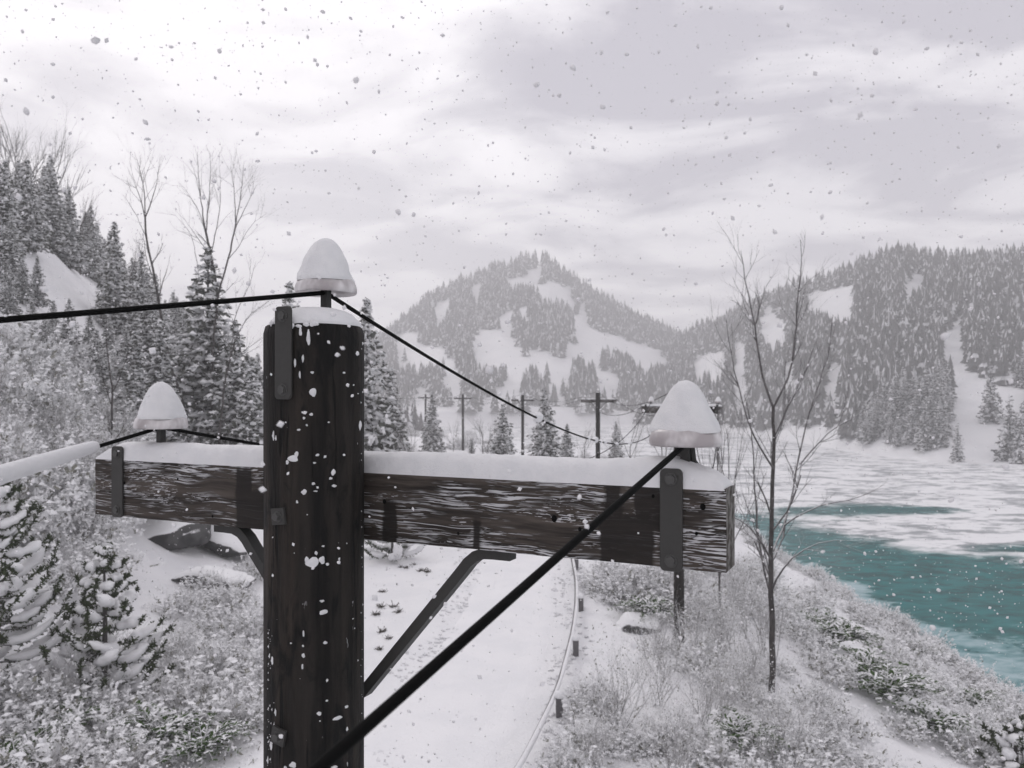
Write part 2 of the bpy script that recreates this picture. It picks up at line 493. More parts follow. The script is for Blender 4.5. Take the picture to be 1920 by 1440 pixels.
def H(x, y):
    x = np.asarray(x, float); y = np.asarray(y, float)
    b, t = bank(x, y)
    flat = fbm(x / 2.3, y / 2.3, 4) * .10 + fbm(x / 9, y / 9, 2) * .12
    rx = rail_x(y); dr = np.abs(x - (rx - 2.1))
    calm = sstep(dr, 1.5, 2.6)
    near = b + flat * np.where(t < 1, .35 + .65 * calm, .3) * np.where(dr < 2.3, calm, 1)
    near = near + np.where(t < .3, .16 * sstep(dr, 1.7, 2.5) * sstep(dr, 3.8, 2.8), 0)
    lh = left_hill(x, y)
    z = np.where(lh > 0, near + lh, near)
    return np.maximum(np.maximum(z, right_hill(x, y)), mountain(x, y))


def axis(lo, hi, step, grow, a, b):
    s = [a]
    while s[-1] < b: s.append(s[-1] + step)
    up = [s[-1]]
    while up[-1] < hi: up.append(up[-1] + step + grow * (up[-1] - b))
    dn = [a]
    while dn[-1] > lo: dn.append(dn[-1] - step - grow * (a - dn[-1]))
    return np.array(dn[::-1][:-1] + s + up[1:])


XS = axis(-900, 900, .42, .022, -20, 22); YS = axis(-160, 1100, .42, .017, 8, 42)
GX, GY = np.meshgrid(XS, YS); GZ = H(GX, GY)
nx, ny = len(XS), len(YS)
ii, jj = np.meshgrid(np.arange(nx - 1), np.arange(ny - 1))
a0 = (jj * nx + ii).ravel(); FQ = np.stack([a0, a0 + 1, a0 + nx + 1, a0 + nx], 1)
cx = (GX[:-1, :-1] + GX[1:, 1:]).ravel() / 2; cyy = (GY[:-1, :-1] + GY[1:, 1:]).ravel() / 2
is_r = right_hill(cx, cyy) > -39; is_m = (mountain(cx, cyy) > right_hill(cx, cyy)) & (mountain(cx, cyy) > .5)
reg = np.zeros(len(cx), int); reg[left_hill(cx, cyy) > 1.0] = 1; reg[is_r] = 2; reg[is_m] = 3
V_ALL = np.stack([GX, GY, GZ], -1).reshape(-1, 3)
for k, (nm, mt_) in enumerate((('ground', 'ground_snow'), ('hillside', 'ground_snow'), ('forested_hill', 'hill_snow'), ('mountain', 'hill_snow'))):
    f = FQ[reg == k]; u, inv = np.unique(f, return_inverse=True)
    g = Geo(); g.add(V_ALL[u], inv.reshape(-1, 4)); tag(g.build(nm, M[mt_], smooth=True), kind='structure')


def hit(px, py, far=700):
    """Where the view ray through a photo pixel meets the terrain."""
    px = np.atleast_1d(np.asarray(px, float)); py = np.atleast_1d(np.asarray(py, float))
    out = np.full((len(px), 3), np.nan); done = np.zeros(len(px), bool); d = 3.0
    while d < far and not done.all():
        x = (px - 960) / FPX * d; z = CAMZ - (py - HOR) / FPX * d
        h = H(x, np.full_like(x, d)); m = (~done) & (z <= h)
        out[m] = np.stack([x, np.full_like(x, d), h], 1)[m]; done |= m
        d += max(.06, d * .006)
    return out


def spot(px, py): return hit(px, py)[0]


# road: a smooth snow sheet on the flattened bed
g = Geo(); ys = np.concatenate([np.arange(-40, 60, .6), np.arange(60, 150, 2.0)]); us = np.linspace(-1, 1, 33)
RV = []
for u in us:
    x = rail_x(ys) - 2.1 + u * 1.75
    edge = sstep(abs(u), .7, 1.0) if True else 0
    RV.append(np.stack([x, ys, H(x, ys) + .03 - .10 * edge + .02 * fbm(x * 1.5, ys * .7, 3) * (1 - edge) - .035 * math.exp(-((abs(u) - .43) / .10) ** 2) * (.6 + .4 * vnoise2(ys * .6, ys * 0 + u))], 1))
RV = np.stack(RV, 1); n, k = RV.shape[:2]
i0 = (np.arange(n - 1)[:, None] * k + np.arange(k - 1)[None]).ravel()
g.add(RV.reshape(-1, 3), np.stack([i0, i0 + 1, i0 + k + 1, i0 + k], 1)); tag(g.build('road', M['road_snow'], smooth=True), kind='structure')

# river with ice floes and thin shore ice as attributes of the sheet
rx_ = np.concatenate([np.arange(-160, 14, 4.0), np.arange(14, 70, .7), np.arange(70, 180, 3.0)]); ry_ = np.concatenate([np.arange(-160, 20, 4.0), np.arange(20, 110, .7), np.arange(110, 420, 3.0)])
X, Y = np.meshgrid(rx_, ry_); n, k = X.shape
wob = fbm(X / 6, Y / 4, 3)
yb = I(X, [18, 20, 24, 27.6, 29.6, 34.6, 45, 60, 120], [84, 78, 70, 65, 60, 55, 50, 46, 30])
ICE = sstep(Y + wob * 3 - yb, -2, 13) * .95
ICE -= .80 * np.exp(-(((X - 38) / 10) ** 2 + ((Y - 84) / 4.5) ** 2)) + .7 * np.exp(-(((X - 41) / 4) ** 2 + ((Y - 63) / 2) ** 2)) + .35 * np.exp(-(((X - 27) / 8) ** 2 + ((Y - 80) / 7) ** 2))
yt = I(X, [18, 19.5, 21, 22.3, 23.5, 26, 35, 60], [64, 57, 50, 45, 42, 40.5, 36, 30])
THIN = sstep(yt - Y + wob * 3, -1.0, 7) * .9 + .6 * sstep(3.2 - (X - shore_x(Y)), 0, 2)
g = Geo(); i0 = (np.arange(n - 1)[:, None] * k + np.arange(k - 1)[None]).ravel()
g.add(np.stack([X, Y, np.full_like(X, WATER)], -1).reshape(-1, 3), np.stack([i0, i0 + 1, i0 + k + 1, i0 + k], 1))
riv = tag(g.build('river', M['river'], smooth=True), kind='structure')
for nm, A in (('ice', ICE), ('thin', THIN)):
    at = riv.data.attributes.new(nm, 'FLOAT', 'POINT'); at.data.foreach_set('value', np.clip(A, 0, 1).ravel().astype(np.float32))

# ------------------------------------------------------------------ telegraph poles
PC = np.array([-.567, 2.30]); PROT = math.atan2(-.435, .9)        # foot of the near pole and the turn of its arm
PD, PB = np.array([.9, -.435]), np.array([.435, .9])              # along the arm, away from the viewer


def PL(a, b, z): return np.array([*(PC + PD * a + PB * b), z])    # pole coordinates to world


pole = thing('telegraph_pole', 'tall dark wooden telegraph pole filling the foreground, its crossarm capped with thick snow', 'telegraph pole', (*PC, 0), PROT, 'telegraph poles along the road')
TOP = 6.897
g = Geo(); nz, na = 70, 96
zz = np.concatenate([np.linspace(-.3, 5.4, 16)[:-1], np.linspace(5.4, TOP, nz)]); aa = np.arange(na) * 2 * np.pi / na
A2, Z2 = np.meshgrid(aa, zz)
rad = .1395 + .0016 * fbm(np.cos(A2) * 4 + 9, Z2 * .8 + np.sin(A2) * 4, 3)
crk = .0045 * np.exp(-((A2 - 3.72) / .045) ** 2) + .0035 * np.exp(-((A2 - 3.95) / .03) ** 2) - .002 * np.exp(-((A2 - 3.84) / .05) ** 2) + .003 * np.exp(-((A2 - 5.35) / .03) ** 2) * sstep(Z2, 6.2, 6.5)
rad -= crk; rad[-1] -= .006; rad += np.where(Z2 < 2, (2 - Z2) * .006, 0)
V = np.stack([rad * np.cos(A2), rad * np.sin(A2), Z2], -1); n, k = A2.shape
i0 = np.arange(n - 1)[:, None] * k; j = np.arange(k)[None]; j2 = (j + 1) % k
g.add(V.reshape(-1, 3), np.stack([i0 + j, i0 + j2, i0 + k + j2, i0 + k + j], -1).reshape(-1, 4))
g.add(np.vstack([V[-1], [[0, 0, TOP + .002]]]), np.stack([np.arange(k), (np.arange(k) + 1) % k, np.full(k, k)], 1))
post = g.build('post', M['post'], pole, True)

# snow dome on the post
g = Geo(); pr = [(.132, TOP - .003), (.1335, TOP + .004), (.128, TOP + .014), (.118, TOP + .024), (.104, TOP + .036), (.085, TOP + .045), (.06, TOP + .052), (.03, TOP + .055), (0.0, TOP + .056)]
lathe(g, pr, 40, 0, (.004, .0, 0), .05); g.build('snow_cap', M['pack_snow'], post, True)

# snow plastered on the post (photo positions carried onto the round surface)
PATCH = [(563, 623, 7, 20), (578, 633, 8, 34), (568, 673, 5, 22), (562, 703, 5, 20), (553, 680, 5, 20), (585, 698, 6, 6), (588, 735, 12, 20), (645, 699, 6, 6), (670, 663, 12, 12),
         (680, 644, 5, 8), (671, 738, 5, 5), (680, 735, 5, 5), (663, 722, 4, 5), (675, 797, 15, 26), (567, 773, 5, 6), (583, 777, 7, 7), (570, 784, 6, 7), (575, 797, 5, 6), (560, 806, 8, 6),
         (536, 792, 6, 6), (547, 860, 29, 17), (556, 851, 10, 14), (539, 867, 10, 10), (595, 853, 6, 6), (590, 868, 6, 4), (625, 885, 7, 18), (620, 897, 6, 8), (513, 817, 6, 26), (518, 822, 4, 16),
         (570, 923, 11, 14), (588, 907, 6, 6), (592, 921, 6, 4), (626, 911, 8, 7), (557, 941, 6, 8), (576, 965, 4, 5), (583, 1055, 22, 26), (575, 1050, 8, 20), (604, 1050, 9, 18), (593, 1037, 5, 9),
         (606, 1024, 5, 6), (636, 1048, 4, 10), (614, 1058, 5, 9), (552, 1037, 5, 4), (604, 1127, 7, 6), (607, 1148, 13, 12), (610, 1205, 7, 8), (569, 1188, 4, 16), (568, 1211, 5, 7), (569, 1229, 6, 11),
         (567, 1250, 4, 14), (662, 1160, 4, 4), (665, 1178, 3, 4), (671, 1238, 3, 6), (613, 1314, 5, 6), (598, 1338, 7, 10), (634, 1346, 17, 10), (650, 1325, 8, 7), (651, 1367, 4, 10), (600, 1352, 3, 4),
         (511, 1238, 8, 26), (506, 1230, 4, 14), (517, 1335, 6, 20), (509, 1396, 9, 40), (514, 1362, 6, 18), (503, 1425, 5, 20), (549, 1434, 18, 16), (626, 1439, 12, 9), (535, 1440, 9, 12)]
PATCH += [(502 + abs(random.gauss(0, 5)), random.uniform(1180, 1440), random.uniform(2, 4), random.uniform(3, 10)) for _ in range(48)]
PATCH += [(random.uniform(505, 678), random.uniform(640, 1430), random.uniform(1.4, 2.4), random.uniform(2, 4)) for _ in range(6)]
PATCH += [(678 + random.uniform(-2, 2), random.uniform(640, 1400), random.uniform(2, 3), random.uniform(3, 8)) for _ in range(22)]
PATCH += [(x, 606 + random.uniform(0, 5), random.uniform(6, 14), random.uniform(6, 18)) for x in (520, 548, 560, 574, 586, 592, 508)]
g = Geo()
for px, py, w_, h_ in PATCH:
    u = (px - 960) / FPX
    a, b, c = u * u + 1, -2 * (u * PC[0] + PC[1]), PC @ PC - .1395 ** 2
    D = b * b - 4 * a * c
    d = (-b - math.sqrt(max(D, 0))) / (2 * a)
    x, y = u * d - PC[0], d - PC[1]
    z = CAMZ - (py - HOR) / FPX * d
    ang = math.atan2(y, x) - PROT
    nrm = np.array([math.cos(ang), math.sin(ang), 0]); tg = np.array([-math.sin(ang), math.cos(ang), 0])
    facing = max(.35, abs(nrm @ np.array([math.sin(PROT), -math.cos(PROT), 0])))
    rw, rh = .40 * w_ / FPX * d / facing ** .5, .42 * h_ / FPX * d
    kk = 14; th_ = np.arange(kk) * 2 * np.pi / kk
    ir = 1 + .32 * np.array([random.uniform(-1, 1) for _ in range(kk)]); ir = (ir + np.roll(ir, 1)) / 2
    rings = []
    for f_, dep in ((1.0, .0003), (.72, .0028), (.35, .0042)):
        lx, lz = np.cos(th_) * rw * ir * f_, np.sin(th_) * rh * ir * f_
        an2 = ang + lx / .1395
        rr_ = .1395 - .0012 + dep * min(1, (rw + rh) / .012)
        rings.append(np.stack([rr_ * np.cos(an2), rr_ * np.sin(an2), z + lz], 1))
    cen = np.array([[(.1395 + .006 * min(1, (rw + rh) / .012)) * math.cos(ang), (.1395 + .006 * min(1, (rw + rh) / .012)) * math.sin(ang), z]])
    V = np.vstack(rings + [cen]); F4 = []
    j = np.arange(kk); j2 = (j + 1) % kk
    for q in range(2): F4.append(np.stack([q * kk + j, q * kk + j2, (q + 1) * kk + j2, (q + 1) * kk + j], 1))
    b0 = g.n; g.add(V, np.concatenate(F4)); g.f.append((np.stack([2 * kk + j, 2 * kk + j2, np.full(kk, 3 * kk)], 1) + b0, np.zeros(kk, int)))
g.build('snow_dusting', M['pack_snow'], post, True)['kind'] = 'stuff'

# crossarm
AX0, AX1, AY0, AY1, AZ0, AZ1 = -1.092, 1.141, .116, .226, 6.276, 6.4765
g = Geo(); xs = np.linspace(AX0, AX1, 220); ring = []
prof = [(AY0, AZ0), (AY0, AZ0 + .05), (AY0, AZ0 + .1), (AY0, AZ0 + .15), (AY0, AZ1), (AY1, AZ1), (AY1, AZ0)]
for q, (y, z) in enumerate(prof):
    e = .0028 if q < 5 else 0
    ring.append(np.stack([xs, y + e * fbm(xs * 5 + q * 3, np.full_like(xs, q * 1.7), 3), z + .003 * fbm(xs * 4 + q, np.full_like(xs, q * 2.2), 3)], 1))
V = np.stack(ring, 1); n, k = V.shape[:2]; i0 = np.arange(n - 1)[:, None] * k; j = np.arange(k)[None]; j2 = (j + 1) % k
g.add(V.reshape(-1, 3), np.stack([i0 + j, i0 + k + j, i0 + k + j2, i0 + j2], -1).reshape(-1, 4)[:, ::-1])
g.add(V[0], [[k - 1 - q for q in range(k)][::-1]], 1); g.add(V[-1], [[k - 1 - q for q in range(k)]], 1)
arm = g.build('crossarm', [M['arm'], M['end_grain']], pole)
# dowel holes and knots
for px, py, r_ in ((722, 940, .006), (1040, 972, .008), (1318, 950, .007), (1088, 992, .005), (400, 968, .004), (235, 905, .004), (860, 1000, .004), (335, 898, .004), (1225, 930, .004), (1306, 1000, .004)):
    u = (px - 960) / FPX; o = PC + PB * AY0
    s_ = (u * o[1] - o[0]) / (PD[0] - u * PD[1]); d = o[1] + PD[1] * s_
    z = CAMZ - (py - HOR) / FPX * d
    g = Geo(); k = 10; t_ = np.arange(k) * 2 * np.pi / k
    V = np.vstack([np.stack([s_ + r_ * np.cos(t_), np.full(k, AY0 - .0035), z + r_ * 1.2 * np.sin(t_)], 1), [[s_, AY0 - .002, z]]])
    g.add(V, np.stack([np.arange(k), (np.arange(k) + 1) % k, np.full(k, k)], 1))
    g.build('knot', M['wire'], arm)

# snow ridge on the crossarm
g = Geo(); xs = np.linspace(AX0 + .004, AX1 - .004, 360); sh = 17; T_ = np.linspace(0, np.pi, sh)
e0, e1 = (xs - AX0), (AX1 - xs)
hgt = .057 * np.minimum(1, (np.clip(e0, 0, .11) / .11) ** .55) * np.minimum(1, (np.clip(e1 - .004, 0, .13) / .13) ** .5) + .003
hgt = hgt * (1 + .10 * fbm(xs * 5.5, xs * 0 + 2, 3)) + .0035 * np.abs(vnoise2(xs * 21, xs * 0 + 7)) + .012 * np.exp(-((xs - 1.0) / .12) ** 2)
ring = []
for q in range(sh):
    cy_, cz_ = math.cos(T_[q]), math.sin(T_[q])
    yy = (AY0 + AY1) / 2 - np.sign(cy_) * abs(cy_) ** .62 * (.0575 + .002 * fbm(xs * 11, xs * 0 + q * .5, 3))
    z = AZ1 - .004 + hgt * cz_ ** .72 + (.0022 * fbm(xs * 30, xs * 0 + q, 2) * cz_)
    if q in (0, sh - 1): z = np.full_like(xs, AZ1 - .004)
    ring.append(np.stack([xs, yy, z], 1))
V = np.stack(ring, 1); n, k = V.shape[:2]; i0 = (np.arange(n - 1)[:, None] * k + np.arange(k - 1)[None]).ravel()
g.add(V.reshape(-1, 3), np.stack([i0, i0 + k, i0 + k + 1, i0 + 1], 1)[:, ::-1])
g.add(V[0], [list(range(k))]); g.add(V[-1], [list(range(k))[::-1]])
g.build('snow_cap', M['pack_snow'], arm, True)


def plate(parent, cx_, y, z0, z1, w_=.056, t_=.007):
    g = Geo(); r_ = .013; pts = []
    for ax, az, s0 in ((w_ / 2 - r_, z0 + r_, -90), (w_ / 2 - r_, z1 - r_, 0), (-w_ / 2 + r_, z1 - r_, 90), (-w_ / 2 + r_, z0 + r_, 180)):
        for q in range(7): pts.append((cx_ + ax + r_ * math.cos(R(s0 + q * 15)), az + r_ * math.sin(R(s0 + q * 15))))
    n = len(pts); P = np.array(pts); cc = P.mean(0)
    Pi = cc + (P - cc) * np.array([1 - .003 / w_, 1 - .003 / (z1 - z0)])
    V = np.vstack([np.c_[P[:, 0], np.full(n, y), P[:, 1]], np.c_[P[:, 0], np.full(n, y - t_ + .0015), P[:, 1]], np.c_[Pi[:, 0], np.full(n, y - t_), Pi[:, 1]]])
    j = np.arange(n); j2 = (j + 1) % n
    g.add(V, np.concatenate([np.stack([q * n + j, q * n + j2, (q + 1) * n + j2, (q + 1) * n + j], 1) for q in (0, 1)]))
    g.add(V[2 * n:], [list(range(n))])
    o = g.build('strap', M['metal'], parent)
    for zc in (z0 + .026, z1 - .026): hexbolt(o, cx_, y - t_, zc, .0125)
    return o


def hexbolt(parent, x, y, z, r_, t_=.008):
    g = Geo()
    for k, r0, ya, yb_ in ((16, r_ * 1.35, y + .001, y - .002), (6, r_, y - .002, y - t_)):
        t = np.arange(k) * 2 * np.pi / k + .3
        V = np.vstack([np.c_[x + r0 * np.cos(t), np.full(k, ya), z + r0 * np.sin(t)], np.c_[x + r0 * .94 * np.cos(t), np.full(k, yb_), z + r0 * .94 * np.sin(t)]])
        j = np.arange(k); j2 = (j + 1) % k
        g.add(V, np.stack([j, j2, k + j2, k + j], 1)); g.add(V[k:], [list(range(k))])
    g.build('bolt', M['bolt'], parent)


plate(pole, .012, -.1405, 6.690, 6.942)
plate(pole, 1.010, AY0 - .003, 6.270, 6.522)
plate(pole, -.968, AY0 - .003, 6.272, 6.522)
for z_, rot in ((6.372, .12), (5.775, -.2)):
    g = Geo(); s_ = .0225; c_, s2 = math.cos(rot), math.sin(rot)
    P = np.array([(c_ * a - s2 * b, s2 * a + c_ * b) for a, b in ((-s_, -s_), (s_, -s_), (s_, s_), (-s_, s_))])
    V = np.vstack([np.c_[P[:, 0] - .006, np.full(4, -.130), P[:, 1] + z_], np.c_[P[:, 0] - .006, np.full(4, -.1465), P[:, 1] + z_]])
    g.add(V, [(0, 1, 5, 4), (1, 2, 6, 5), (2, 3, 7, 6), (3, 0, 4, 7), (4, 5, 6, 7)])
    hexbolt(g.build('washer_plate', M['metal'], pole), -.006, -.1465, z_, .0115, .012)

# bent flat-bar braces under the arm
for s_ in (-1, 1):
    ctl = [(.55, 6.2605), (.50, 6.2605), (.468, 6.2590), (.440, 6.2490), (.416, 6.2290), (.395, 6.2030), (.05, 5.800)]
    g = Geo(); P = np.array([(s_ * a, z) for a, z in ctl]); Tn = unit(np.gradient(P, axis=0)); Nn = np.c_[-Tn[:, 1], Tn[:, 0]]
    hw, y0, y1 = .0150, .150, .192
    V = np.concatenate([np.stack([np.r_[p + nn * o, y][[0, 2, 1]] for o, y in ((hw, y0), (-hw, y0), (-hw, y1), (hw, y1))]) for p, nn in zip(P, Nn)])
    F = [(4 * q + a, 4 * q + (a + 1) % 4, 4 * q + 4 + (a + 1) % 4, 4 * q + 4 + a) for q in range(len(P) - 1) for a in range(4)] + [(0, 1, 2, 3), tuple(len(V) - 4 + a for a in (3, 2, 1, 0))]
    g.add(V, F); g.build('brace', M['metal'], pole)

INS = [(-.823, .171, 6.585), (1.030, .171, 6.575), (.0, .050, 6.998)]        # lower rims of the three insulators
for q, (ix, iy, iz) in enumerate(INS):
    g = Geo()
    lathe(g, [(0, .012), (.05, .010), (.078, .002), (.086, .0), (.0895, .006), (.0895, .015), (.087, .026), (.083, .035), (.076, .043), (0, .052)], 36, 0, (ix, iy, iz), .012)
    ins = g.build('insulator', M['insulator'], pole, True)
    g = Geo()
    lathe(g, [(.082, .034), (.0832, .040), (.0795, .048), (.0768, .057), (.074, .065), (.0683, .082), (.0617, .098), (.0545, .113), (.047, .127), (.0385, .140), (.030, .150), (.020, .158), (.010, .1625), (0, .164)], 36, 0, (ix, iy, iz), .10)
    g.build('snow_cap', M['pack_snow'], ins, True)
    g = Geo(); zb = AZ1 if q < 2 else TOP
    box(g, ix - .011, ix + .011, iy - .011, iy + .011, zb, iz + .012)
    if q == 1: tube(g, [(ix + .02, iy + .03, zb), (ix + .012, iy + .01, iz + .01)], .008, 6)
    g.build('pin', M['metal'], ins)

# the other poles, copies on the road's far verge
POLES = [(1273, 22.0, -25, 'second telegraph pole, its crossarm ends showing behind the right insulator of the nearest pole'),
         (1121, 49.5, -15, 'telegraph pole in the distance just left of the right insulator, where the sagging wire crosses'),
         (980, 76, -2, 'distant telegraph pole beside the snowy spruce that the snow lump of the wire hides'),
         (868, 98, 8, 'distant telegraph pole left of the wire, standing clear of the spruces'),
         (798, 119, 14, 'faint telegraph pole touching the left side of a narrow far spruce'),
         (743, 141, 18, 'faintest and farthest telegraph pole, at the edge of the wood')]
FEET = [(PC[0], PC[1], 0, PROT)]
for px, d, rz, lab in POLES:
    x = (px - 960) / FPX * d; z = float(H(x, d))
    dup(pole, (x, d, min(z, .15)), R(rz), 1.0, lab, 'telegraph poles along the road', (0, 0), ('knot', 'bolt', 'washer_plate') if d < 40 else ('knot', 'bolt', 'washer_plate', 'snow_dusting', 'strap'))
    FEET.append((x, d, min(z, .15), R(rz)))


def pole_pt(k, q):
    x, y, z, rz = FEET[k]; ix, iy, iz = INS[q]
    return np.array([x + math.cos(rz) * ix - math.sin(rz) * iy, y + math.sin(rz) * ix + math.cos(rz) * iy, z + iz])


# ------------------------------------------------------------------ wires
def sag(a, b, s, n=60, bias=1.6):
    t = np.linspace(0, 1, n) ** bias
    P = a + (b - a) * t[:, None]; P[:, 2] -= 4 * s * t * (1 - t)
    return P


WR = .0066


def wire(label, pts, clumps=(), sleeve=None, rad=WR):
    g = Geo(); tube(g, pts, rad, 8); o = tag(g.build('telegraph_wire', M['wire'], None, True), label, 'wire', 'telegraph wires')
    if clumps:
        L = np.asarray(pts)
        for t, ln, r_ in clumps:
            g = Geo()
            i = t * (len(L) - 1); c0 = L[int(i)] + (L[min(int(i) + 1, len(L) - 1)] - L[int(i)]) * (i - int(i)); tn = unit(L[min(int(i) + 1, len(L) - 1)] - L[max(int(i) - 1, 0)])
            s = np.linspace(-1, 1, 9); tube(g, c0 + tn * (s[:, None] * ln) + np.array([0, 0, r_ * .3]), r_ * np.sqrt(np.clip(1 - s ** 2, .05, 1)) * (1 + .2 * np.sin(s * 5)), 10)
            g.build('snow_clump', M['pack_snow'], o, True)
    if sleeve is not None:
        g = Geo(); tube(g, *sleeve, 14); g.build('snow_sleeve', M['pack_snow'], o, True)
    return o


a = pole_pt(0, 2) + [0, 0, .004]; b = pole_pt(1, 2)
P = sag(a, b, .92, 120)
wire('wire with snow lumps running from the top insulator to the second pole', P, [(.289, .05, .030), (.405, .05, .017), (.425, .05, .026), (.442, .035, .018), (.455, .05, .022), (.50, .2, .014), (.56, .3, .014)])
e = W3(0, 600, 1.56); dv = (e - a); P = np.array([a + dv * t for t in (0, .5, 1, 2)] + [a + dv * 8 + [0, 0, -1.0], a + dv * 30 + [0, 0, -1.5]])
wire('black wire leaving the top insulator towards the left edge', P)
a1 = pole_pt(0, 0) + [0, 0, .004]
wire('wire dipping from the left insulator behind the crossarm', sag(a1, pole_pt(1, 0), .8, 60))
dv = W3(0, 893, 2.284) - a1
P = np.array([a1 + dv * t for t in (0, .25, .5, .75, 1.0, 1.6, 3.0)] + [a1 + dv * 10 + [0, 0, -.2]])
js = np.array([.445, .45, .47, .52, .6, .75, 1.0, 1.5, 2.5, 6.0]); SP = a1 + dv * js[:, None] + np.array([0, 0, .004])
wire('wire at the left edge thickly sleeved in white snow', P, sleeve=(SP, [.006, .014, .0185, .021, .0225, .025, .028, .030, .031, .032]))
a2 = pole_pt(0, 1) + [0, 0, .004]
wire('wire from the right insulator back to the second pole', sag(a2, pole_pt(1, 1), .7, 60))
e = W3(605, 1434, .75); dv = e - a2
P = np.array([a2 + dv * t for t in np.linspace(0, 1.3, 8)] + [a2 + dv * 1.9 + [0, 0, .06], a2 + dv * 5 + [0, 0, 1.2], a2 + dv * 16 + [0, 0, 6]])
wire('black wire slanting from the right insulator down to the bottom edge', P, rad=.0070)
for k in range(1, 6):
    for q, nm in ((0, 'left'), (2, 'top'), (1, 'right')):
        wire(f'thin far wire strung between distant telegraph poles', sag(pole_pt(k, q), pole_pt(k + 1, q), .7, 24, 1.0), rad=.010,
             clumps=[(.05, .8, .02), (.12, .6, .02)] if k == 1 and q == 0 else ())

# ------------------------------------------------------------------ low rail along the road
fence = thing('guard_rail', 'low snow-covered rail on short grey posts along the right side of the road', 'guard rail')
ys = np.arange(5, 66, .8); rxx = rail_x(ys)
rxx = np.convolve(np.pad(rxx, 3, mode='edge'), np.ones(7) / 7, 'valid')
gz = H(rxx, ys)
P = np.stack([rxx, ys, np.maximum(gz, -.05) + .36 + .02 * np.sin(ys * 1.7)], 1)
g = Geo(); tube(g, P, .045, 8); rail = g.build('rail', M['rail_post'], fence, True)
g = Geo(); tube(g, P + [.035, 0, .035], .046 + .010 * vnoise2(ys * 1.3, ys * 0), 10); g.build('snow_cap', M['pack_snow'], rail, True)
for y_ in (9.3, 12.9, 16.55, 20.4, 24.6, 30.2, 36, 42, 48.5, 55):
    x_ = float(np.interp(y_, ys, rxx)) + .16; z_ = float(H(x_, y_))
    g = Geo(); box(g, x_ - .07, x_ + .07, y_ - .07, y_ + .07, z_ - .2, z_ + .42)
    pst = g.build('post', M['rail_post'], fence)
    g = Geo(); lathe(g, [(.098, .40), (.105, .43), (.10, .47), (.075, .51), (.04, .53), (0, .54)], 14, 0, (x_, y_, z_), .12); g.build('snow_cap', M['pack_snow'], pst, True)


# ------------------------------------------------------------------ rocks
def rock(seed, sx, sy, sz, name, label, loc, rz, tilt=(0, 0), cat='rock', group=None):
    rg = np.random.default_rng(seed); n = 34; k = 44
    ph = np.linspace(-np.pi / 2, np.pi / 2, n)[:, None]; aa = (np.arange(k) * 2 * np.pi / k)[None]
    d = np.stack([np.cos(ph) * np.cos(aa), np.cos(ph) * np.sin(aa), np.sin(ph) + 0 * aa], -1)
    pl = unit(rg.normal(size=(16, 3))); off = rg.uniform(.62, .95, 16)
    r_ = np.full(d.shape[:2], 1.0)
    for p_, o_ in zip(pl, off):
        c_ = d @ p_; r_ = np.minimum(r_, np.where(c_ > .05, o_ / np.maximum(c_, .05), 9))
    r_ = r_ + .04 * fbm(d[..., 0] * 4 + seed, d[..., 1] * 4 + d[..., 2] * 3, 4)
    V = d * r_[..., None] * np.array([sx, sy, sz]); i0 = np.arange(n - 1)[:, None] * k; j = np.arange(k)[None]; j2 = (j + 1) % k
    g = Geo(); g.add(V.reshape(-1, 3), np.stack([i0 + j, i0 + j2, i0 + k + j2, i0 + k + j], -1).reshape(-1, 4))
    o = g.build(name, M['rock'], None, True); place(o, loc, rz, 1, None, None, tilt); return tag(o, label, cat, group)


p = spot(300, 1012); rock(3, 2.1, 1.6, .75, 'boulder', 'flat dark rock slab with snow on top, under the left half of the crossarm', p + [0, .6, .25], .5, (.25, -.12))
p = spot(425, 1040); rock(8, 1.9, 1.6, .72, 'boulder', 'dark rock ledge capped with snow, just left of the pole under the crossarm', p + [0, .3, .62], -.2, (.20, .10))
p = spot(400, 1105); rock(11, 1.5, 1.1, .8, 'boulder', 'rounded snow mound with a bare patch of twigs left of the pole', p, .2)
p = spot(1238, 1372); rock(21, .95, .7, .34, 'boulder', 'rounded boulder buried in snow among twigs right of the rail', p + [0, 0, -.16], .9)
p = spot(1195, 1180); rock(25, .9, .6, .5, 'boulder', 'small snowy boulder left of the second pole foot', p, .2)
p = spot(1110, 1360); rock(27, .75, .55, .28, 'boulder', 'low snowy boulder close to the rail', p - [0, 0, .14], 1.2)
for k, (px, py, sz) in enumerate(((92, 432, 1.25), (122, 475, .8))):
    p = spot(px, py)
    rock(31 + k, 1.6 * sz, 1.2 * sz, .8 * sz, 'rock_outcrop', ('snow-streaked rock at the head of the open snow slope on the left hillside', 'smaller rock beside the open snow slope on the left hillside')[k], p + [0, .5, -.1], .4, (.3, .2))
# fallen trunk on the far verge
g = Geo(); c0, c1 = W3(1235, 858, 62), W3(1140, 838, 62)
c0[2] = float(H(c0[0], 62)) + .2; c1[2] = float(H(c1[0], 62)) + 1.2
tube(g, [c0 + [2, 0, -.3], c0, (c0 + c1) / 2 + [0, 0, .25], c1], [.32, .30, .25, .15], 10)
tag(g.build('fallen_log', M['bark'], None, True), 'snow-dusted fallen trunk below the sagging wire in the distance', 'log')


